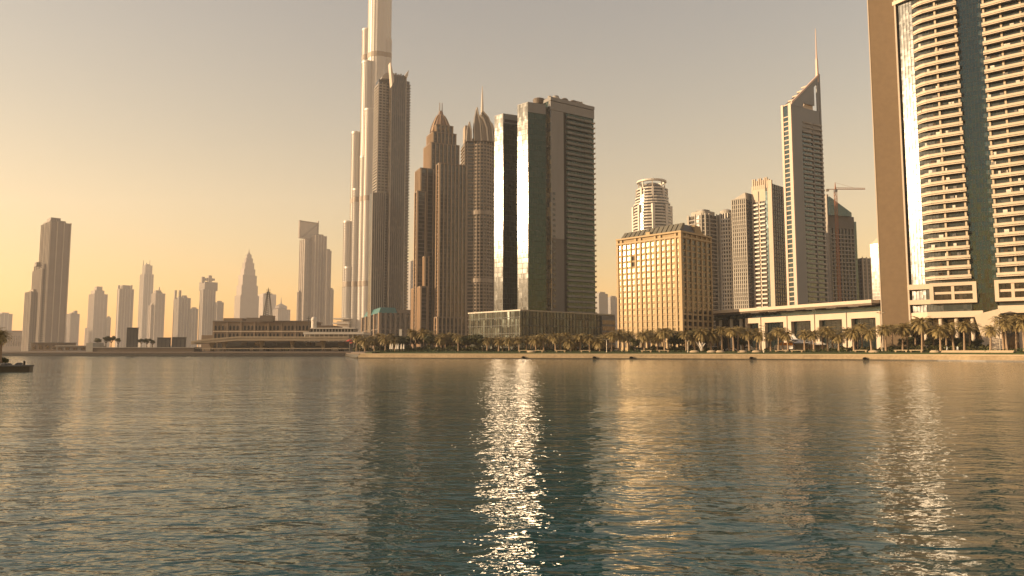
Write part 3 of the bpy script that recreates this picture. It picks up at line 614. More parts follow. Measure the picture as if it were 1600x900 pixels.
def grid_tower():
    b = Bld('grid_tower', 'tower with a pale curved balcony bay and a dense window grid behind the golden block', 'tower', 1168, 600, R(50), 400)
    o = b.o; Rr = b.R(1180, 400); L = b.L(1145, 400); H = b.H(311); FL = 3.4
    M().box(0, Rr, 0, L, 0, H).build('shaft', MT['g_dark'], o)
    n = int((H-8)/FL)
    rows('floor_band', M().box(-.25, Rr+.1, -.25, L+.1, 0, 1.0).mesh('floor_band', MT['concrete']), o, [(0, 0, 8+i*FL) for i in range(n)])
    rows('pier', M().box(-.5, .2, -.4, .4, 0, H+1).mesh('pier', MT['beige']), o, [(0, y, 0) for y in along(.4, L-.4, 8)])
    rows('pier', M().box(-.35, .35, -.45, .2, 0, H).mesh('pier', MT['taupe']), o, [(x, 0, 0) for x in along(1, Rr-.4, 5)])  # front piers darker: the shaded side put into their colour
    M().prism([(0, 0), (Rr, 0), (Rr, L), (0, L)], H, H+1, [(1, 1, H+6), (Rr-1, 1, H+7), (Rr-1, L-1, H+2), (1, L-1, H+1.2)]).build('roof_cap', MT['beige'], o)
    # curved bay on the left
    cx, cy = b.loc(1136.5, 400, 622); r = 5.2; H2 = b.H(327)
    M().turn([(r, 0), (r, H2)], 20, cx, cy).build('bay', MT['g_dark'], o)
    rows('balcony', M().turn([(r+.9, 0), (r+.9, 1.25)], 20, cx, cy).mesh('balcony', MT['white']), o, [(0, 0, 8+i*FL) for i in range(int((H2-9)/FL))])
    for k in range(9):
        a = math.pi+b.phi*-1+R(-70+k*22); M().bar((cx+(r+.6)*math.cos(a), cy+(r+.6)*math.sin(a), 0), (cx+(r+.6)*math.cos(a), cy+(r+.6)*math.sin(a), H2), .8).build('pier', MT['white'], o)
    M().turn([(r+.3, H2), (r, H2+2.5), (r*.5, H2+4)], 16, cx, cy).build('bay_roof', MT['beige'], o)
grid_tower()

def rounded_tower():
    Y = 612; X = WX(1107, 420, Y)
    o = thing('rounded_tower', 'round-cornered grey tower rising right behind the golden block', 'tower', (X, Y+14, G), R(35))
    H = WZ(335, Y)-G; r = 10.8; n = 28; sq = [(r*(abs(math.cos(a))**.55)*math.copysign(1, math.cos(a)), r*(abs(math.sin(a))**.55)*math.copysign(1, math.sin(a))) for a in [2*math.pi*i/n+.01 for i in range(n)]]
    M().prism(sq, 0, H).build('shaft', MT['g_brown'], o)
    big = [(x*1.02, y*1.02) for x, y in sq]; FL = 3.4
    rows('floor_band', M().prism(big, 0, .9).mesh('floor_band', MT['concrete']), o, [(0, 0, 8+i*FL) for i in range(int((H-8)/FL))])
    for i in range(0, n, 2): M().bar((sq[i][0]*1.03, sq[i][1]*1.03, 0), (sq[i][0]*1.03, sq[i][1]*1.03, H+1.5), .9).build('pier', MT['beige'], o)
    M().prism([(x*.8, y*.8) for x, y in sq], H, H+4).build('penthouse', MT['beige'], o)
    M().prism([(x*.45, y*.5) for x, y in sq], H+4, H+6).build('plant_room', MT['grey'], o)
rounded_tower()

def crane_building():
    b = Bld('unfinished_tower', 'dark unfinished tower with a teal sloped roof behind the needle tower', 'tower', 1297, 630, R(18), 400)
    o = b.o; Rr = b.R(1335, 400); L = 22; H = b.H(337); FL = 3.5
    M().box(0, Rr, 0, L, 0, H).build('shaft', MT['g_dark'], o)
    M().box(-.6, Rr+.5, -.7, L, b.H(356), H+.3).build('dark_crown', MT['dgrey'], o)
    rows('balcony', M().box(.5, Rr, -1.3, .1, 0, .9).box(-.9, .5, -.9, L*.6, 0, .9).mesh('balcony', MT['slatep2']), o, [(0, 0, 8+i*FL) for i in range(int((b.H(357)-8)/FL))])
    rows('pier', M().box(-.35, .35, -1.0, .2, 0, b.H(356)).mesh('pier', MT['slatep']), o, [(x, 0, 0) for x in along(.4, Rr-.4, 8)])
    M().plate([(-1, 2, H), (Rr*.85, 2, H), (Rr*.85, 2, b.H(331)), (-1, 2, b.H(308))], (0, 10, 0)).build('sloped_roof', MT['g_blue'], o)
    M().box(-1.6, .2, -.5, 2, 0, b.H(304)).build('edge_mast', MT['concrete'], o)
    M().box(Rr+.1, Rr+5, 1.5, L, 0, b.H(343)).build('side_slab', MT['g_blue'], o)
    # crane
    Y = 624; X = WX(1304, 330, Y)
    c = thing('tower_crane', 'orange tower crane on the dark unfinished tower beside the needle tower', 'crane', (X, Y-3.2, G+2))
    zt = WZ(297, Y)-G-2; m = M(); w_ = .9
    for sx in (-w_, w_):
        for sy in (-w_, w_): m.bar((sx, sy, 0), (sx, sy, zt), .3)
    k = 0; z = 0
    while z < zt-3:
        s = 1 if k % 2 else -1
        m.bar((-w_*s, -w_, z), (w_*s, -w_, z+3), .18); m.bar((-w_, w_*s, z), (-w_, -w_*s, z+3), .18); z += 3; k += 1
    m.build('mast', MT['crane'], c)
    M().box(-1.2, 1.2, -1.5, .6, zt-2.4, zt-.2).build('cab', MT['grey'], c)
    j = M(); xe = (1351-1304)/F*Y; xl = (1289-1304)/F*Y
    for y in (-.6, .6): j.bar((xl, y, zt), (xe, y, zt), .28)
    j.bar((0, 0, zt+1.5), (xe, 0, zt+1.0), .25)
    for i in range(16): x = xe*i/16; j.bar((x, -.6, zt), (x+xe/32, 0, zt+1.3), .14); j.bar((x+xe/32, 0, zt+1.3), (x+xe/16, .6, zt), .14)
    j.build('jib', MT['crane'], c)
    M().bar((0, 0, zt), (0, 0, zt+6), 1.0, .3).build('apex', MT['crane'], c)
    M().box(xl, xl+2.5, -.8, .8, zt-1.8, zt).build('counterweight', MT['concrete'], c)
    M().bar((0, 0, zt+6), (xe*.6, 0, zt+1.4), .12).build('tie', MT['crane'], c)
crane_building()

def small_pair():
    b = Bld('slim_tower', 'slim dark residential block in the gap beside the tan blade', 'tower', 1349, 640, R(20), 450)
    o = b.o; Rr = b.R(1362, 450); H = b.H(403); M().box(0, Rr, 0, 10, 0, H).build('shaft', MT['far4'], o)
    rows('pier', M().box(-.4, .4, -.5, .2, 0, H+1).mesh('pier', MT['cream']), o, [(x, 0, 0) for x in along(.2, Rr-.2, 3)])
    b = Bld('glaring_tower', 'small tower with the sun blazing off its glass beside the tan blade', 'tower', 1376, 720, glare_phi(1367), 430)
    o = b.o; L = b.L(1361.5, 430); H = b.H(380)
    M().box(0, 14, 0, L, 0, H).build('shaft', MT['g_pod2'], o)
    M().prism([(-.2, 0), (14, 0), (14, L), (-.2, L)], H, H+1, [(0, 0, H+7), (13, 1, H+5), (13, L-1, H+.8), (0, L-1, H+.8)]).build('pointed_top', MT['cream'], o)
    rows('floor_band', M().box(-.15, 14.1, -.2, L+.1, 0, .4).mesh('floor_band', MT['mullion']), o, [(0, 0, 10+i*3.5) for i in range(int((H-10)/3.5))])
MT['g_pod2'] = glass('glaring_glass', (.05, .045, .035), 1.9, .16, (1.6, 3.5), .008, (.12, .1, .07), .3)
small_pair()

# ---------------------------------------------------------------- white tower with the ring crown
def ring_tower():
    Y = 820; X = WX(1024, 320, Y)
    o = thing('ring_crown_tower', 'white tower with stepped shoulders and a round ring crown behind the golden block', 'tower', (X, Y+20, G), R(20))
    s = Y/F; z = lambda v: WZ(v, Y)-G; FL = 3.6
    prof = [(370, 31), (332, 31), (331, 29.5), (316, 29), (315, 27), (302, 26.5), (301, 24.5), (293, 24), (292, 20), (286, 19)]
    M().turn([(30*s, 0)]+[((r-.7)*s, z(v)) for v, r in prof], 24).build('shaft', MT['g_brown'], o, smooth=False)
    zz = 20.0
    while zz < z(290):
        v = next((r for vv, r in reversed(prof) if z(vv) > zz and False), None)
        r = 31 if zz < z(332) else 29.3 if zz < z(316) else 26.8 if zz < z(302) else 24.3
        M().turn([(r*s, zz), (r*s, zz+1.5)], 24).build('balcony', MT['white'], o); zz += FL
    for k in range(8):
        a = k*math.pi/4+.3; M().bar((29.6*s*math.cos(a), 29.6*s*math.sin(a), 0), (29.6*s*math.cos(a), 29.6*s*math.sin(a), z(318)), 3.2).build('pier', MT['white'], o)
        M().bar((24.4*s*math.cos(a), 24.4*s*math.sin(a), z(318)), (24.2*s*math.cos(a), 24.2*s*math.sin(a), z(290)), 2.2).build('pier', MT['white'], o)
        M().bar((20*s*math.cos(a), 20*s*math.sin(a), z(290)), (21.5*s*math.cos(a), 21.5*s*math.sin(a), z(280)), 1.2).build('ring_strut', MT['white'], o)
    M().turn([(14*s, z(288)), (15*s, z(284)), (9*s, z(281)), (3*s, z(280))], 20).build('drum', MT['concrete'], o)
    M().loft([[(r*s*math.cos(2*math.pi*i/32), r*s*math.sin(2*math.pi*i/32), z(v)) for i in range(32)] for r, v in ((20, 280.5), (24, 280), (24, 277.5), (20, 277.2), (20, 280.5))], cap=False).build('ring', MT['white'], o)
ring_tower()

# ---------------------------------------------------------------- brown setback tower with a domed top
def deco_tower():
    Y0 = 620; phi = R(24)
    b = Bld('setback_tower', 'brown setback tower with vertical piers and a small domed top', 'tower', 668, Y0, phi, 400)
    o = b.o; FL = 3.5; cnt = [0]
    def vol(name, ul, uc, ur, vt, Yc, vb=None, np_=None, glassy='g_brown', lit='pier'):
        x, y = b.loc(uc, 400, Yc); Rr = b.R(ur, 400, (x, y)); L = b.L(ul, 400, (x, y)); H = b.H(vt, Yc); z0 = 0 if vb is None else b.H(vb, Yc)
        p = M().box(x, x+Rr, y, y+L, z0, H).build(name, MT[glassy], o)
        nf = max(2, int(Rr/3.0)); nl = max(2, int(L/2.6))
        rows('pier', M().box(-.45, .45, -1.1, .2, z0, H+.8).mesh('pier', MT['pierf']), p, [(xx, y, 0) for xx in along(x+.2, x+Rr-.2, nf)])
        rows('pier', M().box(-1.0, .2, -.55, .55, z0, H+.8).mesh('pier', MT[lit]), p, [(x, yy, 0) for yy in along(y+.2, y+L-.2, nl)])  # left piers more orange: sunlight put into their colour
        M().box(x-.7, x+Rr+.5, y-.7, y+L+.5, H, H+1.2).build('parapet', MT['brown'], p)
        m = M()
        for i in range(int((H-z0)/FL)): m.box(x-.1, x+Rr+.1, y-.1, y+L+.1, z0+i*FL, z0+i*FL+1.0)
        m.build('floor_band', MT['bandb'], p, kind='stuff')
        return x, y, Rr, L, H
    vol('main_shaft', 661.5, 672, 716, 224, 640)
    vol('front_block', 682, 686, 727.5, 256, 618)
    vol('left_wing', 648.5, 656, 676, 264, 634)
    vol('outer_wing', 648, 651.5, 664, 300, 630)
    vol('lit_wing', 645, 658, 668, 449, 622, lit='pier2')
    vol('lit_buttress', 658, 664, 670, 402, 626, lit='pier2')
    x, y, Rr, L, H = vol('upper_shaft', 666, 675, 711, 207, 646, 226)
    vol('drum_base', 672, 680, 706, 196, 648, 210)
    cx, cy = x+Rr*.47, y+L*.55; s = 646/F; z = lambda v: b.H(v, 646)
    dome = [(17, 201), (15.8, 195), (13.8, 189), (11.2, 183), (8.6, 178), (6, 174), (4.2, 171), (3.6, 168)]
    M().turn([(r*s, z(v)) for v, r in [(vv, rr) for rr, vv in dome]], 8, cx, cy).build('dome', MT['domeb'], o)
    for k in range(8):
        a = k*math.pi/4+math.pi/8
        for (r0, v0), (r1, v1) in zip(dome[:6], dome[1:6]): M().bar((cx+r0*s*math.cos(a), cy+r0*s*math.sin(a), z(v0)), (cx+r1*s*math.cos(a), cy+r1*s*math.sin(a), z(v1)), 1.0).build('dome_rib', MT['pier'], o)
    M().turn([(3.2*s, z(169)), (3.2*s, z(167)), (2*s, z(166))], 8, cx, cy).build('lantern', MT['brown'], o)
    for dx in (-.9, .9): M().turn([(.55, z(168)), (.35, z(153))], 6, cx+dx*1.3, cy).build('antenna', MT['brown'], o)
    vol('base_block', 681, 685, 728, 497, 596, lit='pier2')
MT['bandb'] = stone('brown_band', (.085, .072, .062), .5); MT['pierf'] = stone('front_granite', (.32, .25, .18), .55, .12); MT['pier2'] = stone('sun_brightened_granite', (.46, .31, .19), .6, .1); MT['domeb'] = stone('copper_dome', (.22, .15, .105), .45, .15)  # granite copies: sunlight put into the side piers, front kept duller
deco_tower()

# ---------------------------------------------------------------- sail-crowned tower with spire
def sail_tower():
    Y = 700; X = WX(745.5, 300, Y); s = Y/F; z = lambda v: WZ(v, Y)-G; FL = 3.5
    o = thing('sail_crown_tower', 'beige tower with curved blade crown and tall spire behind the brown setback tower', 'tower', (X, Y+22, G), R(14))
    hw, hd = 25.5*s, 18*s; H = z(218)
    M().box(-hw, hw, -hd, hd, 0, H).build('shaft', MT['g_brown'], o)
    r = 19*s
    M().turn([(r, 0), (r, H+4)], 28, 2, -hd*.4).build('round_bay', MT['g_brown'], o)
    n = int((H-6)/FL)
    rows('balcony', M().box(-hw-.7, hw+.7, -hd-.5, hd+.5, 0, 1.25).mesh('balcony', MT['tanb']), o, [(0, 0, 6+i*FL) for i in range(n)])
    rows('bay_band', M().turn([(r+.6, 0), (r+.6, 1.5)], 28, 2, -hd*.4).mesh('bay_band', MT['tanb']), o, [(0, 0, 6+i*FL) for i in range(n)])
    for k in range(13):
        a = R(-180+k*15); M().bar((2+(r+.5)*math.cos(a), -hd*.4+(r+.5)*math.sin(a), 0), (2+(r+.5)*math.cos(a), -hd*.4+(r+.5)*math.sin(a), H), .8).build('pier', MT['tanb'], o)
    for x in (-hw, -hw*.85, hw*.85, hw): M().box(x-.6, x+.6, -hd-.8, -hd+.4, 0, H+2).build('pier', MT['tanb'], o)
    for v in (333, 440): M().turn([(r+1.1, z(v)), (r+1.1, z(v)+4)], 28, 2, -hd*.4).build('belt', MT['tanb2'], o)
    M().turn([(r+1, H), (r+1, H+3.5), (r-1, H+4)], 28, 2, -hd*.4).build('drum', MT['tanb2'], o)
    # crown: curved petals sweeping up to the spire
    base_y = -hd*.4
    for dy, pts in ((-9, [(734, 217), (733, 196), (734.5, 180), (737.5, 165), (740.5, 179), (743, 192), (744.5, 217)]), (-11, [(746.5, 217), (746.5, 200), (744.5, 188), (742, 177), (748, 184), (753, 197), (755, 217)]), (-10, [(757, 217), (756.5, 202), (752.5, 188), (746, 170), (756, 180), (762, 195), (764, 217)]), (-5, [(765.5, 217), (765.5, 205), (761.5, 192), (756, 181), (764, 187), (768.5, 201), (769.5, 217)]), (-6, [(722, 217), (723, 198), (726, 187), (729, 200), (729.5, 217)])):
        M().plate([((u-745.5)*s, base_y+dy, z(v)-.5) for u, v in pts], (0, 7, 0)).build('crown_petal', MT['petal'], o)
        k = len(pts)//2
        for p, q in zip(pts[k:], pts[k+1:]): M().bar(((p[0]-745.5)*s, base_y+dy-3.7, z(p[1])-.5), ((q[0]-745.5)*s, base_y+dy-3.7, z(q[1])-.5), 1.3).build('petal_edge', MT['sailw'], o)
    M().turn([(r*.6, H+2), (r*.55, H+8), (r*.35, H+16), (r*.1, H+22)], 20, 2, base_y).build('crown_glass', MT['g_brown'], o, smooth=True)
    M().box(-hw*.95, -hw*.55, -hd*.6, hd*.5, H, z(190)).build('side_turret', MT['tanb2'], o)
    M().turn([(1.9, z(186)), (1.4, z(160)), (.8, z(140)), (.25, z(124))], 8, 3, -hd*.4).build('spire', MT['sailw'], o)
MT['tanb'] = stone('tan_balcony', (.27, .22, .17), .6, .1); MT['tanb2'] = stone('tan_belt', (.30, .25, .20), .6, .1); MT['petal'] = stone('petal_panel', (.20, .175, .15), .45, .1, metal=.3); MT['sailw'] = stone('pale_blade', (.50, .44, .37), .4, .06, metal=.2); MT['sailg'] = stone('crown_metal', (.22, .20, .18), .35, .1, metal=.4)
sail_tower()

# ---------------------------------------------------------------- the stepped super-tall tower
def supertall():
    Y = 1280; X = WX(590.5, 200, Y); s = Y/F
    o = thing('supertall_tower', 'silver stepped super-tall tower of bundled tubes running out of the picture', 'tower', (X, Y, G))
    z = lambda v: WZ(v, Y)-G
    def ux(u): return (u-590.5)*s
    belts = (445, 315, 90)
    rng = random.Random(3)
    def tube(u0, u1, vt, dy, name='tube', vb=None, bel=belts):
        r = (u1-u0)/2*s; cx = ux((u0+u1)/2); H = z(vt) if isinstance(vt, (int, float)) and vt > -400 else vt; n = 24
        p = M().turn([(r, 0), (r, H)], n, cx, dy).build(name, MT['steel'], o, smooth=False)
        m = M()
        for i in range(n):
            a = 2*math.pi*i/n; m.bar((cx+(r+.1)*math.cos(a), dy+(r+.1)*math.sin(a), 0), (cx+(r+.1)*math.cos(a), dy+(r+.1)*math.sin(a), H), .7)
        k = 8.0
        while k < H-3: m.turn([(r+.25, k), (r+.25, k+.9)], n, cx, dy); k += 4.4
        m.build('facade_rib', MT['steel'], p, kind='stuff')
        for v in bel:
            if z(v) < H-8: M().turn([(r+.55, z(v)-5), (r+.55, z(v)+4)], n, cx, dy).build('louvre_belt', MT['steel_belt'], p)
        M().turn([(r+.5, H-1.5), (r+.5, H+1.8), (r-.8, H+1.9)], n, cx, dy).build('tube_rim', MT['steel'], p)
        return p
    tube(572, 609, -15, 0, 'core_tube')
    tube(575.5, 608, -60, 0, 'core_tube'); tube(580, 604, -120, 2, 'core_tube')
    M().turn([(9, z(-115)), (8, z(-150)), (5, z(-152)), (4, z(-180)), (2, z(-182)), (.6, 824)], 12, 0, 2).build('spire', MT['steel'], o)
    for u0, u1, vt, dy in ((540, 552.5, 348, -4), (549.5, 564, 209, -2), (556, 572, 209, 6), (562, 580, 47, 4), (565, 586, 103, -10), (566.5, 582, 251, -19), (600, 611.5, 66, -8), (556, 568, 300, -16), (574, 590, 180, -26), (598, 613, 120, 10), (604, 622, 250, -10), (612, 632, 380, -20), (545, 557, 420, -14)):
        tube(u0, u1, vt, dy)
    M().box(ux(538), ux(556), -30, -12, 0, z(503)).build('foot_pavilion', MT['cream'], o)
    for v in (500, 507, 514): M().box(ux(532), ux(557), -34, -11, z(v), z(v)+2).build('foot_canopy', MT['white'], o)
supertall()

# ---------------------------------------------------------------- horned tower in front of it
MT['hgrey'] = stone('pale_grey_rib', (.30, .27, .235), .5, .1)
def horned_tower():
    Y = 850; phi = R(26)
    b = Bld('horned_tower', 'dark ribbed tower with curved horn tips in front of the silver super-tall', 'tower', 609, Y, phi, 300)
    o = b.o; FL = 3.6
    Rr = b.R(638.5, 300); H = b.H(116); xm = b.R(632, 300)
    M().box(0, xm, 0, 26, 0, H).build('shaft', MT['g_brown'], o)
    M().box(xm, Rr, 1.5, 24, 0, b.H(122)).build('side_shaft', MT['g_brown'], o)
    rows('rib', M().box(-.4, .4, -.7, .3, 0, H).mesh('rib', MT['taupe']), o, [(x, 0, 0) for x in along(.6, xm-.4, 8)])
    rows('floor_band', M().box(xm-.2, Rr+1.2, .6, 24, 0, 1.3).mesh('floor_band', MT['taupe']), o, [(0, 0, 12+i*FL) for i in range(int((b.H(122)-12)/FL))])
    M().box(xm-.5, xm+.7, -.9, .9, 0, H+1).build('rib', MT['hgrey'], o)
    # left lower body, lit
    x, y = b.loc(589, 300, 858); R2 = b.R(612, 300, (x, y)); L2 = b.L(582.5, 300, (x, y)); H2 = b.H(112)
    M().box(x, x+R2, y, y+14, 0, H2-6).build('left_shaft', MT['g_brown'], o)
    rows('balcony', M().box(x-.8, x+R2*.72, y-1.0, y+L2, 0, 1.5).mesh('balcony', MT['hgrey']), o, [(0, 0, 12+i*FL) for i in range(int((H2-20)/FL))])
    rows('rib', M().box(-.5, .5, -1.3, .3, 0, H2-10).mesh('rib', MT['hgrey']), o, [(xx, y, 0) for xx in along(x+.2, x+R2-.5, 5)])
    # lower left wing
    xw, yw = b.loc(580, 430, 852); Rw = b.R(600, 430, (xw, yw))
    M().box(xw, xw+Rw, yw, yw+14, 0, b.H(300)).build('left_wing', MT['g_brown'], o)
    rows('rib', M().box(-.5, .5, -.8, .3, 0, b.H(298)).mesh('rib', MT['hgrey']), o, [(xx, yw, 0) for xx in along(xw+.2, xw+Rw, 7)])
    # horns
    for x0, d, hh, wd in ((-.4, -1, 100, 5.0), (xm, 1, 108, 3.0)):
        zt = b.H(hh); pts = [(x0-wd*.2*d, 0, H-14), (x0+d*1.5, 0, H-6), (x0+d*wd*.2, 0, H), (x0+d*wd*.9*-1 if d < 0 else x0+wd*.2, 0, zt), (x0-d*wd*.55, 0, H+2), (x0-d*wd*1.0, 0, H-5)]
        hor = [(x0, 0, H-16), (x0+2.4, 0, H-10), (x0+1.6, 0, H-2), (x0-1.2, 0, zt-3), (x0-2.6, 0, zt), (x0-2.2, 0, zt-6), (x0-1.0, 0, H-6)] if d < 0 else [(x0-3, 0, H-1), (x0, 0, H-3), (x0+1, 0, H), (x0+2.2, 0, zt+1), (x0+.8, 0, zt-1), (x0-1.5, 0, H+1.5)]
        M().plate(hor, (0, 9, 0)).build('horn', MT['sailw'], o)
    M().plate([(x+R2*.1, y, H2-7), (x+R2*.6, y, H2-6), (x+R2*.9, y, H2+2), (x+R2*.4, y, H2+1), (x+R2*.2, y, H2-3)], (0, 12, 0)).build('curved_cap', MT['hgrey'], o)
    for k in range(5): M().box(xm*(.12+.17*k), xm*(.2+.17*k), .5, 6, H, H+2+(k % 2)).build('roof_plant', MT['taupe'], o)
    # podium
    p = Bld('tower_podium', 'podium with slanted teal roof and orange lit piers at the foot of the horned tower', 'podium', 593, 800, R(20), 500)
    q = p.o; Rp = p.R(642, 500); Lp = p.L(566, 500); Hp = p.H(489)
    M().box(0, Rp, 0, Lp, 0, Hp).build('hall', MT['g_dark'], q)
    M().loft([[(-1, -1, Hp), (Rp*.55, -1, Hp), (Rp*.55, Lp*.9, Hp), (-1, Lp*.9, Hp)], [(1.5, 2, p.H(480)), (Rp*.5, 2, p.H(480)), (Rp*.5, Lp*.8, p.H(480)), (1.5, Lp*.8, p.H(480))]]).build('teal_roof', MT['teal_roof'], q)
    for x in along(1, Rp-1, 7): M().box(x-1.1, x+1.1, -1.4, .4, 0, Hp+.5).build('pier', MT['brown'], q)
    for yy in along(1, Lp-1, 5): M().box(-1.2, .4, yy-1.6, yy+1.6, 0, Hp+.5).build('pier', MT['pier'], q)  # side piers orange: sunlight put into their colour, front ones brown
    for k in range(4): M().box(-.5, Rp, -.6, Lp, 3+k*7, 4.4+k*7).build('floor_band', MT['bandb'], q)
    M().box(Rp*.56, Rp, -2, 10, Hp, Hp+4).build('upper_hall', MT['brown'], q)
horned_tower()

# ---------------------------------------------------------------- distant buildings in the haze
def far_tower(name, label, vols, Y, mat, phi=46, cut=.3, group='hazy far towers', ribs=True, extra=None):
    u0, u1, vt = vols[0]; uc = u0+cut*(u1-u0)
    b = Bld(name, label, 'tower', uc, Y, R(phi), 500, group)
    for k, (ul, ur, v) in enumerate(vols):
        ucc = ul+cut*(ur-ul); vv = min(500, v+25); x, y = b.loc(ucc, vv, Y+k*3); Rr = b.R(ur, vv, (x, y)); L = max(6, b.L(ul, vv, (x, y))); H = b.H(v)
        p = M().box(x, x+Rr, y, y+L, 0, H).build('shaft' if k == 0 else 'wing', MT[mat], b.o)
        if ribs:
            m = M(); n = max(3, int(Rr/7))
            for xx in along(x+.4, x+Rr-.4, n): m.box(xx-.8, xx+.8, y-1.2, y+.3, 0, H+.8)
            for yy in along(y+.4, y+L-.4, max(2, int(L/7))): m.box(x-1.2, x+.3, yy-.8, yy+.8, 0, H+.8)
            m.build('facade_rib', MT['far3'] if mat != 'far3' else MT['concrete'], p, kind='stuff')
        M().box(x+Rr*.2, x+Rr*.8, y+L*.2, y+L*.8, H, H+5).build('plant_room', MT['far1'], p)
    if extra: extra(b)
    return b
def top_box(u0, u1, v0, v1, Y, mat='far2', name='crown'):
    def fn(b):
        x, y = b.loc(u0+.3*(u1-u0), v0, Y+6); Rr = b.R(u1, v0, (x, y)); L = max(3, b.L(u0, v0, (x, y))); M().box(x, x+Rr, y, y+L, b.H(v0)-3, b.H(v1)).build(name, MT[mat], b.o)
    return fn
def many(*f):
    def fn(b):
        for g in f: g(b)
    return fn
def mast(u, v0, v1, Y, r=1.6):
    def fn(b):
        x, y = b.loc(u, v0, Y+6); M().turn([(r, b.H(v0)), (r*.4, b.H(v1))], 6, x, y).build('mast', MT['far2'], b.o)
    return fn
far_tower('hazy_block', 'small hazy block at the left picture edge', [(-8, 19, 490)], 2470, 'far2')
A_ = far_tower('hazy_tower', 'widest hazy tower at far left with stepped shoulders and a curved top', [(64, 110, 346), (50.5, 98, 420), (53, 100, 412), (38.5, 70, 455)], 1263, 'far2', extra=many(top_box(68, 103, 346, 342, 1266), top_box(73, 95, 342, 338, 1266), top_box(54, 64, 412, 408, 1269)))
far_tower('hazy_block', 'short hazy block tucked against the right side of the widest far tower', [(104, 124, 490)], 2470, 'far2', extra=top_box(114, 121, 490, 485, 2475))
far_tower('hazy_tower', 'hazy tower with a stepped round top, right of the widest far tower', [(138, 167, 459), (134, 170, 512), (166, 173, 496)], 2552, 'far1', extra=many(top_box(142, 163, 459, 453, 2557, 'far1'), top_box(147, 160, 453, 447, 2557, 'far1')))
far_tower('hazy_tower', 'flat-topped hazy tower standing behind the dark kiosk block', [(183, 208, 451)], 2387, 'far2', cut=.12, extra=many(top_box(184, 187, 451, 445, 2391), top_box(204, 207, 451, 445, 2391), top_box(186, 206, 447.5, 445, 2391, 'far2', 'lintel')))
far_tower('hazy_tower', 'hazy tower with a stepped tip and thin antennas, tallest of the slim far-left group', [(218, 239, 428), (222, 237, 414)], 2881, 'far3', extra=many(mast(224, 414, 406, 2886), mast(234, 414, 405, 2886), mast(229, 414, 410, 2886, 3)))
far_tower('hazy_tower', 'hazy twin-bodied tower just right of the antenna-tipped one', [(236, 257, 458), (231, 246, 476)], 2470, 'far1', cut=.3, extra=many(top_box(240, 252, 458, 453, 2475, 'far1'), mast(249, 453, 448, 2475, 3)))
far_tower('hazy_tower', 'hazy tower with two spiky tips left of the flared-crown tower', [(271, 297, 465), (268, 300, 540), (296, 309, 482)], 2552, 'far2', extra=many(top_box(272, 276, 465, 453, 2557), top_box(279, 283, 465, 453, 2557), top_box(284, 292, 465, 461, 2557)))
far_tower('hazy_tower', 'hazy tower with a flared crown of open frames', [(312, 336, 452), (336, 348.5, 472)], 2470, 'far2', cut=.2, extra=many(top_box(311, 340, 452, 440, 2466), top_box(314, 320, 440, 432, 2470, 'far1'), top_box(324, 331, 440, 430, 2470, 'far1'), top_box(318, 336, 436, 434, 2470, 'far1', 'lintel')))
def pyramid(b):
    Y = 3046; s = Y/F; x, y = b.loc(388, 430, Y+20)
    for k, (hw, v0, v1) in enumerate(((16.5, 500, 462), (14.5, 462, 446), (12.5, 446, 430), (10, 430, 420), (8.2, 420, 410), (6, 410, 403), (4, 403, 397))):
        M().box(x-hw*s, x+hw*s*.85, y-hw*s*.6, y+hw*s*.6, b.H(v0)-6, b.H(v1)).build('setback', MT['far1'], b.o)
    M().turn([(3.2*s, b.H(398)), (1*s, b.H(393)), (.4, b.H(387))], 8, x-.5, y).build('spire', MT['far1'], b.o)
far_tower('hazy_spire_tower', 'hazy pointed setback tower tapering to a spire', [(369, 401, 470)], 3046, 'far1', extra=pyramid)
far_tower('hazy_block', 'pale hazy slab behind the slender minaret', [(402, 431, 459)], 3294, 'far3', ribs=False)
def cupola(b):
    Y = 3211; s = Y/F; x, y = b.loc(439, 480, Y+15)
    M().turn([(10*s, b.H(482)), (9*s, b.H(478)), (5*s, b.H(476)), (1.2*s, b.H(474)), (.4, b.H(464))], 8, x, y).build('cupola', MT['far1'], b.o)
far_tower('hazy_block', 'low hazy building with a small cupola spire right of the minaret', [(426, 453, 483)], 3211, 'far1', extra=cupola)
def frame_top(b):
    Y = 2108; x, y = b.loc(468, 360, Y); Rr = b.R(498, 360, (x, y)); zt, zb = b.H(344), b.H(372); t = 2.6
    m = M(); m.box(x, x+t, y, y+6, zb, zt); m.box(x+Rr-t, x+Rr, y, y+6, zb, zt+6); m.box(x, x+Rr, y, y+6, zt-t, zt)
    m.plate([(x+Rr*.15, y+2, zb+6), (x+Rr*.2, y+2, zb+3), (x+Rr, y+2, zt-4), (x+Rr, y+2, zt)], (0, 3, 0)); m.build('sky_frame', MT['far1'], b.o)
    M().box(x+t+.2, x+Rr-t-.2, y+3, y+4, zb, zt-t-.2).build('frame_glass', MT['far3'], b.o)
far_tower('hazy_frame_tower', 'hazy twin tower with an open square frame on its top left of the super-tall', [(468, 496, 374), (485, 510, 367), (508, 517, 391), (464, 470, 456), (515, 520.5, 452)], 2108, 'far1', extra=frame_top, group=None)
far_tower('hazy_block', 'slim hazy block seen between the horned tower and the brown setback tower', [(637, 652, 409)], 2305, 'far4', extra=top_box(636, 652, 414, 408, 2302, 'teal_roof', 'roof_edge'))
far_tower('hazy_block', 'dark flat hazy block behind the podium, left of the golden block', [(930, 950, 458)], 2141, 'far4', ribs=False)
far_tower('hazy_block', 'pale hazy block with curved top between the podium and golden block', [(949, 966, 464)], 2470, 'far4')

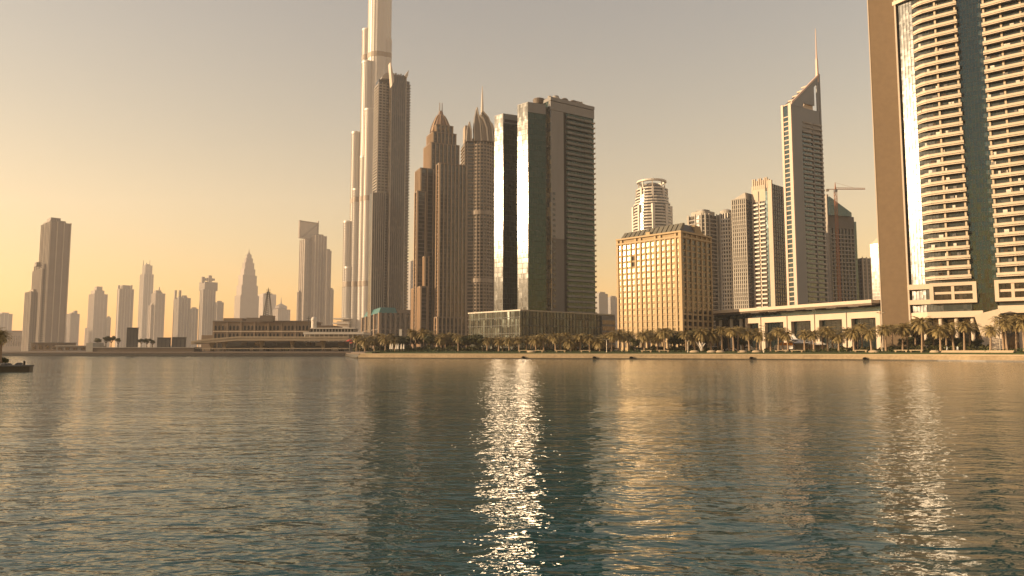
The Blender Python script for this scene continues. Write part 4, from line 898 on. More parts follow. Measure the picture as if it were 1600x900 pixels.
# ---------------------------------------------------------------- low waterfront on the left
def low_left():
    def slab(name, label, cat, u0, u1, vt, vb, Y, depth, mat, phi=0):
        b = Bld(name, label, cat, u0, Y, R(phi), 545); Rr = b.R(u1, 545); zb = b.H(vb) if vb else 0
        return b, Rr, b.H(vt)
    b, Rr, H = slab('terrace_wall', 'long plain brown terrace wall on the far shore below the hazy towers', 'wall', 145, 303, 543.5, None, 462, 14, 'brown')
    M().box(0, Rr, 0, 12, -1.9, H).build('wall_face', MT['wallb'], b.o); M().box(-4.2, 0, -.3, 12, -1.9, H+3.2).build('end_pillar', MT['beige'], b.o); M().box(0, Rr+.1, -.3, 12, H, H+.4).build('coping', MT['concrete'], b.o)
    hz = b.base+H
    def box_thing(label, u0, uc, u1, vt, vb, Y):
        q = Bld('kiosk_block', label, 'kiosk', uc, Y, R(15), 530, 'boxy kiosks on the terrace', base=hz)
        Ra = q.R(u1, 530); La = max(2.5, q.L(u0, 530)); Hq = q.H(vt)
        M().box(0, Ra, 0, La, 0, Hq).build('body', MT['dgrey'], q.o); M().box(-.3, -.02, 0, La, 0, Hq-.4).build('sunlit_side_paint', MT['beige'], q.o)  # pale left side: sunlight on the dark box put into colour
        M().box(-.2, Ra+.2, -.2, La+.2, Hq, Hq+.35).build('roof_slab', MT['taupe'], q.o)
        for i in range(3): M().box(Ra*(.08+.3*i), Ra*(.32+.3*i), -.12, -.02, .6, Hq-.8).build('panel', MT['taupe'], q.o)
    box_thing('dark tall box-shaped kiosk on the terrace wall in front of a hazy tower', 188.5, 198, 214.5, 512.5, 544, 466)
    box_thing('wide low dark kiosk on the terrace, left of the bridge end', 243, 246, 266, 528, 544, 468)
    box_thing('second low dark kiosk on the terrace, touching the bridge end', 267, 269, 290, 527.5, 544, 470)
    # waterside buildings on the extreme left
    for k, (u0, u1, vt, Y, lab) in enumerate(((-12, 62, 517, 1500, 'long low hazy brown building behind the dark jetty palm'), (48, 90, 536, 600, 'low ochre shed on the far-left bank'), (88, 136, 541, 580, 'low white-edged pavilion on the far-left bank'))):
        b, Rr, H = slab('waterside_building', lab, 'building', u0, u1, vt, None, Y, 20, 'brown')
        M().box(0, Rr, 0, 25, 0, H).build('wall', MT[('wallb', 'wallb', 'taupe')[k]], b.o); M().box(-.5, Rr+.5, -1.2, 26, H, H+.6).build('roof', MT[('wallb', 'taupe', 'concrete')[k]], b.o)
        n = int(Rr/5)
        for i in range(n): M().box(Rr*(i+.2)/n, Rr*(i+.75)/n, -.15, .1, H*.25, H*.75).build('window', MT['g_dark'], b.o)
    # heritage-style market building and its mast tower
    b, Rr, H = slab('market_hall', 'long sand-coloured market hall with arched windows behind the bridge', 'hall', 333, 482, 503, None, 540, 30, 'beige')
    o = b.o
    M().box(0, Rr, 0, 34, 0, H).build('wall', MT['sand'], o)
    M().box(-10, 0, 2, 30, 0, H*.55).build('left_wing', MT['sand'], o); M().box(Rr, Rr+18, 2, 30, 0, H*.88).build('right_wing', MT['sand'], o)
    M().box(-.8, Rr+.8, -.9, 35, H, H+.9).build('eaves', MT['brown'], o); M().box(Rr*.08, Rr*.28, 3, 20, H+.9, H+3).build('roof_storey', MT['sand'], o)
    M().box(Rr*.34, Rr*.52, -.3, 20, H+.9, H+3.2).build('roof_storey', MT['brown'], o)
    for rr, (zf, hf, n) in enumerate(((.12, .18, 26), (.42, .2, 26), (.72, .16, 26))):
        for i in range(n):
            x = Rr*(i+.25)/n; wd = Rr*.5/n
            m = M().plate([(x, -.1, H*zf), (x+wd, -.1, H*zf), (x+wd, -.1, H*(zf+hf*.75)), (x+wd*.5, -.1, H*(zf+hf)), (x, -.1, H*(zf+hf*.75))], (0, .3, 0)); m.build('window', MT['black'], o)
    for z_ in (.36, .66): M().box(-.3, Rr+.3, -.7, .2, H*z_, H*z_+.6).build('string_course', MT['cream'], o)
    for i in range(8): M().box(Rr*i/7-.7, Rr*i/7+.7, -.6, .4, 0, H).build('pilaster', MT['sand'], o)
    X = WX(415, 480, 532)
    t = thing('mast_tower', 'slender dark lattice mast on a square base above the market hall', 'mast', (X, 536, WZ(503, 540)))
    z = lambda v: WZ(v, 534)-WZ(503, 540)
    M().box(-4.4, 4.4, -3, 5, 0, z(493)).build('base', MT['brown'], t)
    m = M()
    for sx in (-1, 1):
        for sy in (-1, 1): m.bar((2.6*sx, 1+2.0*sy, z(493)), (.5*sx, 1+.5*sy, z(455)), .5)
    for k in range(12):
        f = k/12; w0 = 2.6-2.1*f; za = z(493)+(z(455)-z(493))*f; zb = z(493)+(z(455)-z(493))*(f+1/12)
        m.bar((-w0, 1-w0*.7, za), (w0*.95, 1-w0*.7, zb), .3); m.bar((w0, 1-w0*.7, za), (-w0*.95, 1-w0*.7, zb), .3)
    m.build('lattice', MT['dgrey'], t)
    M().turn([(.5, z(458)), (.15, z(449))], 6, 0, 1).build('antenna', MT['dgrey'], t)
    for k, v in enumerate((453, 456.5, 460)): M().box(-1.5-.3*k, 1.5+.3*k, .6, 1.4, z(v), z(v)+.35).build('cross_arm', MT['dgrey'], t)
    # pale pavilions
    b, Rr, H = slab('white_pavilion', 'low white terrace pavilion with columns below the super-tall tower', 'pavilion', 476, 566, 519, None, 500, 20, 'white')
    o = b.o; M().box(0, Rr, 3, 24, 0, H-1.5).build('wall', MT['concrete'], o); M().box(-1, Rr+1, -1, 25, H-1.5, H).build('roof', MT['white'], o); M().box(3, Rr*.8, 6, 22, H, H+2.6).build('upper_storey', MT['concrete'], o); M().box(2, Rr*.83, 5, 23, H+2.6, H+3.2).build('upper_roof', MT['white'], o)
    for i in range(13): M().turn([(.4, 0), (.4, H-1.5)], 8, Rr*i/12, .2).build('column', MT['white'], o)
    for i in range(14): M().box(Rr*.06+i*Rr*.055, Rr*.06+i*Rr*.055+1.2, 5.8, 6.05, H+.5, H+2.3).build('window', MT['black'], o)
    X = WX(490.5, 500, 508); t = thing('lantern_tower', 'small white lantern turret on the white terrace pavilion', 'turret', (X, 508.5, G+H+3.2))
    zz = WZ(496, 508)-G-H-3.2; M().turn([(1.9, 0), (1.9, zz*.7), (2.3, zz*.72), (1.6, zz), (.4, zz+.5)], 12).build('drum', MT['white'], t); M().bar((-4, 0, 0), (-4, 0, zz*1.1), .4).build('mast', MT['dgrey'], t); M().bar((-5.2, 0, zz*.9), (-2.8, 0, zz*.9), .35).build('mast_arm', MT['dgrey'], t)
    # bridge
    Y = 474; X0 = WX(306, 540, Y); X1 = WX(548, 540, Y)
    o = thing('road_bridge', 'pale curved road bridge on piers crossing in front of the market hall', 'bridge', (X0, Y, 0)); Ln = X1-X0
    def zd(t): return WZ(536-8*min(1, t*3.2)**.7, Y) if t < .31 else WZ(528+.5*math.sin(t*2), Y)
    m = M(); ts = along(0, 1, 25); tk = 1.7
    for t0, t1 in zip(ts, ts[1:]): m.plate([(Ln*t0, 0, zd(t0)-tk*(.5+min(.5, t0*3))), (Ln*t1, 0, zd(t1)-tk*(.5+min(.5, t1*3))), (Ln*t1, 0, zd(t1)), (Ln*t0, 0, zd(t0))], (0, 14, 0))
    m.build('deck', MT['brdg'], o)
    m = M()
    for t0, t1 in zip(ts, ts[1:]): m.plate([(Ln*t0, -7.2, zd(t0)+.05), (Ln*t1, -7.2, zd(t1)+.05), (Ln*t1, -7.2, zd(t1)+1.0), (Ln*t0, -7.2, zd(t0)+1.0)], (0, .25, 0))
    m.build('parapet', MT['brdg'], o)
    for t in (.1, .18, .42, .62, .82): M().turn([(1.5, .5), (1.1, zd(t)*.6), (2.2, zd(t)-1.4)], 10, Ln*t, 1).build('pier', MT['brdg'], o)
    M().box(0, Ln, -10, -4, WZ(545.3, Y), WZ(544, Y)).build('lower_deck', MT['brdg'], o)
    for i in range(26): M().box(Ln*(i+.5)/26-.15, Ln*(i+.5)/26+.15, -9.5, -9.2, 2, WZ(545.3, Y)).build('deck_post', MT['taupe'], o)
    M().box(Ln*.12, Ln, 8.5, 14, G, WZ(533, Y)).build('abutment_wall', MT['dgrey'], o)
    rng = random.Random(4)
    for i in range(22):
        x = Ln*(.2+.78*rng.random()); z0 = G+rng.choice([0, 3.4]); M().box(x, x+2+3*rng.random(), 8.0, 8.45, z0+.4, z0+2.6).build('shop_front', MT[rng.choice(['g_blue', 'taupe', 'sand', 'g_dark', 'cream'])], o)
MT['sand'] = stone('sand_render', (.22, .165, .115), .8, .14); MT['brdg'] = stone('bridge_concrete', (.40, .32, .23), .8, .1)
low_left()

# ---------------------------------------------------------------- vegetation
def palm_crown(seed):
    rng = random.Random(seed); m = M()
    n = 46
    for k in range(n):
        az = k*2.399963+rng.uniform(-.2, .2); e0 = R(82-118*(k/n)**.9+rng.uniform(-8, 8)); Lf = 3.7*rng.uniform(.85, 1.1)*(.75+.25*math.sin(math.pi*min(1, k/n*1.3)))
        d = Vector((math.cos(az), math.sin(az), 0)); side = Vector((-math.sin(az), math.cos(az), 0)); p = Vector((0, 0, .1*rng.random())); e = e0; pts = [p.copy()]; dirs = []
        N = 8
        for i in range(N):
            t = d*math.cos(e)+Vector((0, 0, math.sin(e))); p = p+t*(Lf/N); pts.append(p.copy()); dirs.append(t); e -= R(9+4*rng.random())*(1 if e > R(-75) else 0)
        for i in range(N):
            m.tri(pts[i]-side*.05, pts[i]+side*.05, pts[i+1]+side*.04, pts[i+1]-side*.04)
        for i in range(1, 17):
            f = i/16*N; j = min(N-1, int(f)); q = pts[j]+(pts[min(j+1, N)]-pts[j])*(f-j); t = dirs[j]; ll = .78*math.sin(math.pi*(.15+.8*i/16))+.12
            upv = side.cross(t); w_ = t*.085
            for sgn in (-1, 1):
                tip = q+(side*sgn*.75+t*.62+upv*.22).normalized()*ll*rng.uniform(.8, 1.1)-Vector((0, 0, .13*ll))
                m.tri(q-w_, q+w_, tip)
    return m.mesh('crown', MT['frond'], fix=False)
CROWNS = [palm_crown(s) for s in range(5)]
def skirt_mesh(seed):
    rng = random.Random(seed); m = M()
    for k in range(26):
        az = rng.random()*6.283; d = Vector((math.cos(az), math.sin(az), 0)); s = Vector((-d.y, d.x, 0)); l_ = rng.uniform(.7, 1.5)
        a = d*.2+Vector((0, 0, rng.uniform(-.3, .3))); bb = a+d*l_*.55-Vector((0, 0, l_*.75)); m.tri(a-s*.1, a+s*.1, bb+s*.12, bb-s*.12)
    return m.mesh('dead_fronds', MT['trunk'], fix=False)
SKIRTS = [skirt_mesh(s) for s in (1, 2)]
def trunk_mesh(h, seed):
    rng = random.Random(seed); rings = []; bx, by = rng.uniform(-.3, .3), rng.uniform(-.3, .3); n = 8; N = 14
    for i in range(N+1):
        t = i/N; r = (.30-.07*t+(.12*(1-t)**6))*(1.0 if i % 2 else 1.12)
        rings.append([(bx*t*t+r*math.cos(2*math.pi*k/n), by*t*t+r*math.sin(2*math.pi*k/n), h*t) for k in range(n)])
    return M().loft(rings).mesh('trunk', MT['trunk']), bx, by
ORD = ['first', 'second', 'third', 'fourth', 'fifth', 'sixth', 'seventh', 'eighth', 'ninth', 'tenth', 'eleventh', 'twelfth', 'thirteenth', 'fourteenth', 'fifteenth', 'sixteenth', 'seventeenth', 'eighteenth', 'nineteenth', 'twentieth', 'twenty-first', 'twenty-second', 'twenty-third', 'twenty-fourth']
_sh = [(x/y, x, y) for x, y in dens(SH[:NN], 1.0)]
def shore_at(u):
    k = slope(u); q = min(_sh, key=lambda p: abs(p[0]-k)); return q[2]
_rp = random.Random(77)
def palm(u, vt, off, label, group, cs=1.0, base=None):
    Y = shore_at(u)+off; X = slope(u)*Y; zt = WZ(vt, Y); h = max(2.6, zt-G-1.75*cs)
    o = thing('date_palm', label, 'palm', (X, Y, G if base is None else base), _rp.random()*6.28, group)
    tm, bx, by = trunk_mesh(h, _rp.randrange(9999)); put('trunk', tm, o)
    c = put('crown', _rp.choice(CROWNS), o, (bx, by, h-.05), _rp.random()*6.28); c.scale = (cs, cs, cs*_rp.uniform(.85, 1.2)); o.rotation_euler[0] = _rp.uniform(-.05, .05); o.rotation_euler[1] = _rp.uniform(-.05, .05)
    k = put('dead_fronds', _rp.choice(SKIRTS), o, (bx, by, h-.15), _rp.random()*6.28); k.scale = (cs, cs, cs)
SECT = [
    ('in front of the brown setback tower', [(556, 525, 20), (563, 523, 26), (571, 525, 20), (579, 523, 28), (586, 526, 21), (594, 523, 26), (602, 524, 20), (610, 523, 27), (618, 525, 21), (640, 516, 36), (650, 515, 40), (661, 515, 38), (672, 517, 38), (688, 522, 26), (697, 521, 30), (706, 520, 32), (716, 523, 24), (728, 522, 28)], .95),
    ('in front of the lit side of the glass podium', [(762, 526, 22), (770, 525, 30), (778, 527, 20), (786, 525, 27), (795, 527, 21), (804, 525, 28), (812, 527, 20)], .85),
    ('in the dense row before the dark glass podium', [(822, 525, 22), (829, 526, 28), (836, 523, 20), (843, 526, 27), (851, 523, 21), (859, 523, 28), (867, 524, 20), (877, 521, 24), (884, 521, 29), (892, 526, 20), (900, 522, 26), (907, 521, 21), (915, 525, 28), (922, 523, 21), (930, 524, 27), (938, 526, 20), (947, 523, 26), (955, 521, 21), (833, 524, 34), (856, 525, 35), (873, 523, 33), (896, 524, 35), (926, 523, 34), (943, 522, 33)], .9),
    ('in front of the golden block', [(967, 514, 24), (976, 517, 30), (1003, 521, 27), (1008, 515, 21), (1020, 518, 28), (1027, 519, 22), (1038, 511, 20), (1049, 511, 30), (1060, 518, 34), (1112, 514, 22), (1121, 516, 29), (985, 518, 33), (1014, 516, 34), (1032, 515, 33), (1072, 517, 20), (1085, 516, 22), (1098, 515, 20)], 1.0),
    ('before the arcade hall', [(1127, 512, 22), (1138, 511, 30), (1145, 509, 19), (1153, 511, 27), (1171, 513, 20), (1182, 510, 28), (1187, 515, 20), (1215, 509, 21), (1224, 514, 29), (1233, 519, 20), (1257, 513, 21), (1267, 516, 30), (1273, 513, 19), (1292, 511, 22), (1303, 514, 28), (1310, 518, 20), (1323, 511, 24), (1333, 513, 19), (1348, 507, 25), (1362, 513, 16), (1162, 511, 32), (1204, 513, 30), (1284, 512, 31), (1339, 510, 31)], 1.0),
    ('at the foot of the balcony tower', [(1379, 507, 24), (1385, 508, 18), (1409, 505, 22), (1417, 504, 26), (1441, 497, 17), (1446, 503, 27), (1471, 505, 18), (1480, 508, 27), (1491, 501, 20), (1508, 501, 17), (1517, 504, 26), (1548, 507, 16), (1569, 492, 22), (1574, 495, 17), (1588, 493, 25), (1601, 490, 20), (1618, 492, 22), (1397, 507, 30), (1430, 504, 30), (1460, 506, 31)], 1.06),
]
for sec, lst, cs in SECT:
    for i, (u, vt, off) in enumerate(sorted((u_+_rp.uniform(-1.5, 1.5), v_, f_) for u_, v_, f_ in lst)):
        palm(u, vt+_rp.uniform(-3, 2.5), off, '%s palm from the left %s' % (ORD[i], sec), 'date palms '+sec, 1.15*cs*_rp.uniform(.8, 1.18))

def leaf_crown(seed, dens_=900, lobes=9, sz=.34):
    rng = random.Random(seed); m = M(); cs = []
    for k in range(lobes):
        a = rng.random()*6.283; rr = rng.uniform(.1, .72); cs.append((rr*math.cos(a), rr*math.sin(a), rng.uniform(-.35, .5), rng.uniform(.28, .5)))
    for k in range(dens_):
        c = rng.choice(cs); v = Vector((rng.gauss(0, 1), rng.gauss(0, 1), rng.gauss(0, 1))).normalized(); r = c[3]*rng.uniform(.55, 1.05)
        p = Vector(c[:3])+Vector((v.x*r, v.y*r, v.z*r*.8)); a = Vector((rng.gauss(0, 1), rng.gauss(0, 1), rng.gauss(0, .6))).normalized(); b_ = a.cross(v); b_ = b_.normalized() if b_.length > .01 else Vector((0, 0, 1))
        s = sz*.2*rng.uniform(.6, 1.3); m.tri(p-a*s, p+b_*s*.6, p+a*s, p-b_*s*.6)
    return m.mesh('crown', MT['leaf'], fix=False)
LEAFY = [leaf_crown(s, 2600, 11) for s in (11, 12, 13, 14)]
def limbs(h, r, seed):
    rng = random.Random(seed); m = M(); m.bar((0, 0, 0), (0, 0, h*.5), .5, .32)
    for k in range(6):
        a = k*1.05+rng.random(); q = (r*.55*math.cos(a), r*.55*math.sin(a), h*(.75+.2*rng.random())); m.bar((0, 0, h*.42), q, .26, .08)
    return m.mesh('trunk', MT['bark'])
def tree(u, vt, off, r, label, group, Y=None, base=G):
    Y = Y or shore_at(u)+off; X = slope(u)*Y; zt = WZ(vt, Y)-base; rz = min(r*.85, zt*.42)
    o = thing('broadleaf_tree', label, 'tree', (X, Y, base), _rp.random()*6.28, group)
    put('trunk', limbs(zt-rz*.6, r, _rp.randrange(999)), o)
    c = put('crown', _rp.choice(LEAFY), o, (0, 0, zt-rz*.95), _rp.random()*6.28); c.scale = (r*.95, r*.95, rz)
for i, (u, vt, off, r) in enumerate([(560, 528, 34, 3.5), (574, 527, 36, 4), (590, 527, 34, 4), (606, 527, 36, 4), (622, 524, 32, 4), (634, 521, 44, 5), (648, 519, 46, 5.5), (662, 519, 46, 5), (678, 520, 34, 5), (691, 526, 38, 4.5), (704, 524, 40, 4.5), (722, 525, 34, 4.6), (733, 523, 26, 4.6), (745, 521, 28, 5.4), (755, 526, 24, 3.8)]):
    tree(u, vt-1.5, off, r*1.25, '%s leafy tree from the left in the dark grove below the brown setback tower' % ORD[i], 'trees of the dark grove')
for i, (u, vt, off, r) in enumerate([(993, 527, 20, 3.0), (1054, 521, 30, 4.2), (1066, 518, 27, 4.6), (1078, 513, 32, 5.2), (1090, 512, 28, 5.0), (1101, 516, 33, 4.4), (1163, 524, 32, 3.5)]):
    tree(u, vt, off, r, '%s leafy tree from the left among the palms right of the golden block front' % ORD[i], 'leafy trees among the palms')
for i, (u, vt, off, r) in enumerate([(1420, 524, 40, 4.2), (1455, 526, 40, 4.0), (1483, 526, 38, 4.4), (1500, 525, 38, 4.2), (1520, 528, 34, 4.0)]):
    tree(u, vt, off, r, '%s dark bushy tree from the left under the balcony tower' % ORD[i], 'dark bushes under the balcony tower')
for i, (u, vt, r) in enumerate([(152, 529, 4), (165, 526, 4.6), (173, 525, 4.6), (184, 529, 3.6), (220, 529, 4), (229, 529, 4.4), (238, 532, 3.4)]):
    tree(u, vt-2, 0, r*.66, '%s hazy tree from the left on the terrace wall of the far shore' % ORD[i], 'trees on the far terrace', 476, WZ(543.5, 462))

# hedge along the top of the bank and low flower beds
def hedge():
    rng = random.Random(8); m = M()
    pts = [p for p in dens(offset(SH[1:NN], 11.5), 1.2)]
    for k in range(16000):
        x, y = rng.choice(pts); x += rng.gauss(0, .9); y += rng.gauss(0, 1.3); q = .5+.5*math.sin(x*.21)*math.sin(x*.083+1)
        if rng.random() > .35+.75*q: continue
        p = Vector((x, y, 2.5+rng.random()*(.5+.8*q))); a = Vector((rng.gauss(0, 1), rng.gauss(0, 1), rng.gauss(0, .7))).normalized(); b_ = a.cross(Vector((rng.gauss(0, 1), rng.gauss(0, 1), 1))).normalized(); s = rng.uniform(.12, .28)
        m.tri(p-a*s, p+b_*s, p+a*s, p-b_*s)
    o = m.build('hedge_foliage', MT['leaf2'], fix=False); o['kind'] = 'stuff'; o['label'] = 'low green hedge planting along the top of the grassy bank'; o['category'] = 'hedge'
hedge()
def shrubbery():
    rng = random.Random(18); m = M()
    for u0, u1, d0, d1, hh, nn in ((552, 760, 24, 34, 3.0, 7000), (760, 960, 26, 33, 2.2, 4200), (985, 1130, 26, 34, 2.6, 3600), (1290, 1400, 22, 30, 2.0, 1800), (1400, 1545, 22, 34, 2.8, 4200)):
        for k in range(nn):
            u = rng.uniform(u0, u1); Y = shore_at(u)+rng.uniform(d0, d1); x = slope(u)*Y; q = .45+.55*math.sin(u*.31+Y*.2)*math.sin(u*.117+2)
            p = Vector((x, Y, G+rng.random()**.8*hh*(.35+.65*q))); a = Vector((rng.gauss(0, 1), rng.gauss(0, 1), rng.gauss(0, .7))).normalized(); b_ = a.cross(Vector((rng.gauss(0, 1), rng.gauss(0, 1), 1))).normalized(); s = rng.uniform(.18, .42)
            m.tri(p-a*s, p+b_*s, p+a*s, p-b_*s)
    o = m.build('shrubbery', MT['leaf'], fix=False); o['kind'] = 'stuff'; o['label'] = 'dark shrub undergrowth behind the palm trunks'; o['category'] = 'undergrowth'
shrubbery()

# ---------------------------------------------------------------- promenade furniture, lamps, cars
def bench(u, off, label, kind):
    Y = shore_at(u)+off; X = slope(u)*Y; zb = 2.02 if off < 5.8 else 2.45+(off-6.1)/9*.57-.15
    i = min(range(len(_sh)-1), key=lambda j: abs(_sh[j][1]-X)); a = math.atan2(_sh[i+1][2]-_sh[i][2], _sh[i+1][1]-_sh[i][1])
    if kind == 'bench':
        o = thing('stone_bench', label, 'bench', (X, Y, zb), a, 'stone benches on the bank'); M().box(-2.2, 2.2, -.4, .4, .75, 1.0).build('seat', MT['coping'], o)
        for x in (-1.7, 1.7): M().box(x-.25, x+.25, -.35, .35, -.4, .75).build('leg', MT['wallstone'], o)
    else:
        o = thing('boulder', label, 'boulder', (X, Y, zb), a, 'pale boulders on the bank'); rng = random.Random(int(u)); prof = [(.9, -.5), (1.25, .1), (1.1, .6), (.6, .95)]
        rings = [[(r*1.5*math.cos(2*math.pi*k/9)*rng.uniform(.85, 1.1), r*.8*math.sin(2*math.pi*k/9)*rng.uniform(.85, 1.1), z) for k in range(9)] for r, z in prof]; M().loft(rings).build('rock', MT['coping'], o, smooth=True)
for i, u in enumerate((818, 841, 876, 915, 1010, 1037, 1220, 1245, 1345, 1408, 1432)): bench(u, 9.2, '%s pale stone bench from the left on the grassy bank above the quay' % ORD[i], 'bench')
for i, u in enumerate((830, 1085, 1112, 1125, 1160, 1182, 1365, 1460)): bench(u, 8.6, '%s pale boulder from the left on the grassy bank above the quay' % ORD[i], 'boulder')
def step_wall():
    a = [p for p in dens(SH[:NN], .6) if slope(1455) < p[0]/p[1] < slope(1566)]
    a = offset(a, 8.2); o = thing('stepped_seating', 'long pale stepped seating wall on the bank below the entrance wall', 'seating', (*a[len(a)//2], 2.4)); ox, oy = o.location.x, o.location.y
    for k in range(3): strip([[(x-ox, y-oy, .3*k-.3) for x, y in offset(a, .5*k)], [(x-ox, y-oy, .3*k+.3) for x, y in offset(a, .5*k)], [(x-ox, y-oy, .3*k+.3) for x, y in offset(a, .5*k+.52)]], 'step', MT['coping']).parent = o
step_wall()
def lamp(u, vt, off, label, arm=1.6):
    Y = shore_at(u)+off; X = slope(u)*Y; zb = 2.0 if off < 6 else (G if off > 14 else 2.5); h = WZ(vt, Y)-zb
    o = thing('lamp_post', label, 'lamp post', (X, Y, zb), R(20), 'lamp posts along the shore')
    M().turn([(.26, 0), (.26, .6), (.15, .8), (.11, h)], 8).build('pole', MT['lamp'], o); M().bar((0, 0, h-.15), (arm, 0, h+.1), .14).build('arm', MT['lamp'], o); M().bar((0, 0, h-.15), (-arm, 0, h+.1), .14).build('arm', MT['lamp'], o)
    for s in (-1, 1): M().box(s*arm-.45, s*arm+.45, -.18, .18, h+.05, h+.25).build('lamp_head', MT['lamp'], o)
lamp(1193.5, 509, 7.5, 'tall pale lamp post on the bank before the arcade hall'); lamp(1378.5, 489, 20, 'tall lamp post in front of the left edge of the tan blade')
lamp(1563, 497, 17, 'tall lamp post in front of the sloping entrance wall'); lamp(1075, 533, 9, 'short lamp post before the leafy trees right of the golden block', .7); lamp(948, 531, 9, 'short lamp post at the right end of the dense palm row', .7)

def car_meshes(van=False):
    Lc, Wc = (5.4, 2.0) if van else (4.6, 1.85); prof = [(-Lc/2, .35), (-Lc/2, .85), (-Lc*.36, 1.0), (-Lc*.2, 1.48), (Lc*.22, 1.5), (Lc*.42, 1.02), (Lc/2, .95), (Lc/2, .35)] if not van else [(-Lc/2, .35), (-Lc/2, 1.0), (-Lc*.42, 1.2), (-Lc*.28, 2.1), (Lc*.48, 2.15), (Lc/2, 1.9), (Lc/2, .35)]
    body = M().plate([(x, 0, z) for x, z in prof], (0, Wc, 0))
    gl = M(); z0, z1 = (1.25, 1.85) if van else (1.03, 1.42)
    gl.plate([(-Lc*.30, 0, z0), (Lc*.34, 0, z0), (Lc*.2, 0, z1), (-Lc*.2, 0, z1)], (0, Wc+.04, 0))
    wh = M().loft([[(.34*math.cos(2*math.pi*i/12), y, .34+.34*math.sin(2*math.pi*i/12)) for i in range(12)] for y in (-.12, .12)])
    lt = M().box(-.06, .06, -.22, .22, 0, .16)
    return body, gl.mesh('windows', MT['carglass']), wh.mesh('wheel', MT['tyre']), lt.mesh('headlight', MT['white']), Lc, Wc
CAR = {False: car_meshes(), True: car_meshes(True)}
BODY = {(v, c): CAR[v][0].mesh('body', MT[c]) for v in (False, True) for c in ('carwhite', 'cardark', 'carsilver')}
def car(u, off, col, van, label):
    Y = shore_at(u)+off; X = slope(u)*Y; i = min(range(len(_sh)-1), key=lambda j: abs(_sh[j][1]-X)); a = math.atan2(_sh[i+1][2]-_sh[i][2], _sh[i+1][1]-_sh[i][1])
    o = thing('parked_van' if van else 'parked_car', label, 'van' if van else 'car', (X, Y, G+.03), a, 'vehicles parked behind the palms'); _, g, wh, lt, Lc, Wc = CAR[van]
    put('body', BODY[(van, col)], o); put('windows', g, o)
    for x in (-Lc*.32, Lc*.31):
        for y in (-Wc/2+.06, Wc/2-.06): put('wheel', wh, o, (x, y, 0))
    for y in (-Wc*.3, Wc*.3): put('headlight', lt, o, (-Lc/2, y, .68))
strip([[(x, y, G+.008) for x, y in offset(SH[1:NN], 33)], [(x, y, G+.009) for x, y in offset(SH[1:NN], 42)]], 'road', MT['asphalt'], 'structure')
for u, off, col, van, lab in ((1092, 36, 'carwhite', False, 'white car parked under the leafy trees right of the golden block'), (1107, 37, 'carsilver', False, 'silver car nose to tail behind the white one near the golden block'), (1120, 38, 'carwhite', True, 'white van parked at the left end of the arcade hall'),
    (1143, 36, 'carwhite', False, 'white car behind the clustered palms left of the tall lamp post'), (1168, 36, 'carwhite', True, 'long white van directly left of the tall lamp post'), (1181, 37, 'carwhite', False, 'white car tucked behind the white van left of the lamp post'), (1203, 36, 'cardark', False, 'dark car just right of the tall lamp post'),
    (1213, 37, 'carsilver', False, 'silver car behind the palms right of the tall lamp post'), (1355, 28, 'carsilver', False, 'silver car left of the tan blade foot'), (1397, 30, 'carsilver', False, 'silver car under the tan blade'), (1430, 28, 'carwhite', False, 'white car between palms right of the tan blade'), (1437, 29, 'carwhite', False, 'white car half hidden behind the tallest palm'),
    (962, 30, 'carwhite', False, 'white car at the left corner of the golden block'), (878, 34, 'cardark', False, 'dark car behind the dense palm row'), (1263, 36, 'cardark', False, 'dark car beside the white tents'), (1000, 32, 'cardark', False, 'dark car in front of the golden block')):
    car(u, off, col, van, lab)
def truck():
    u, off = 1230, 34; Y = shore_at(u)+off; X = slope(u)*Y; o = thing('works_truck', 'white truck with an orange tarpaulin among the palms before the arcade hall', 'truck', (X, Y, G+.03), R(-35))
    M().box(-2.8, 3.2, -1.2, 1.2, .9, 2.5).build('cargo_box', MT['carwhite'], o)
    M().loft([[(-2.9, -1.3, 2.4), (3.3, -1.3, 2.4), (3.3, 1.3, 2.4), (-2.9, 1.3, 2.4)], [(-2.2, -.8, 3.6), (2.4, -.8, 3.4), (2.4, .8, 3.4), (-2.2, .8, 3.6)]]).build('tarpaulin', MT['orange'], o)
    M().plate([(-5.0, 0, .5), (-5.0, 0, 1.5), (-4.5, 0, 2.6), (-3.0, 0, 2.6), (-3.0, 0, .5)], (0, 2.2, 0)).build('cab', MT['carwhite'], o); M().box(-3, 3.2, -.9, .9, .6, .9).build('chassis', MT['tyre'], o)
    for x in (-4.1, 1.2, 2.3):
        for y in (-1.0, 1.0): put('wheel', CAR[True][2], o, (x, y, .05)).scale = (1.4, 1.4, 1.4)
truck()
def tent(u, off, wd, h, label):
    Y = shore_at(u)+off; X = slope(u)*Y; o = thing('canvas_tent', label, 'tent', (X, Y, G), R(-25), 'white canvas tents among the palms'); r = wd/2
    M().loft([[(-r, -r, h*.62), (r, -r, h*.62), (r, r, h*.62), (-r, r, h*.62)], [(-r*.45, -r*.45, h*.74), (r*.45, -r*.45, h*.74), (r*.45, r*.45, h*.74), (-r*.45, r*.45, h*.74)], [(-.1, -.1, h), (.1, -.1, h), (.1, .1, h), (-.1, .1, h)]]).build('canopy', MT['sail'], o)
    for x in (-r*.95, r*.95):
        for y in (-r*.95, r*.95): M().bar((x, y, 0), (x, y, h*.63), .14).build('pole', MT['lamp'], o)
    M().box(-r*.9, r*.9, r*.9, r*.94, 0, h*.6).build('back_panel', MT['sail'], o); M().box(-r*.94, -r*.9, -r*.9, r*.9, 0, h*.6).build('side_panel', MT['sail'], o)
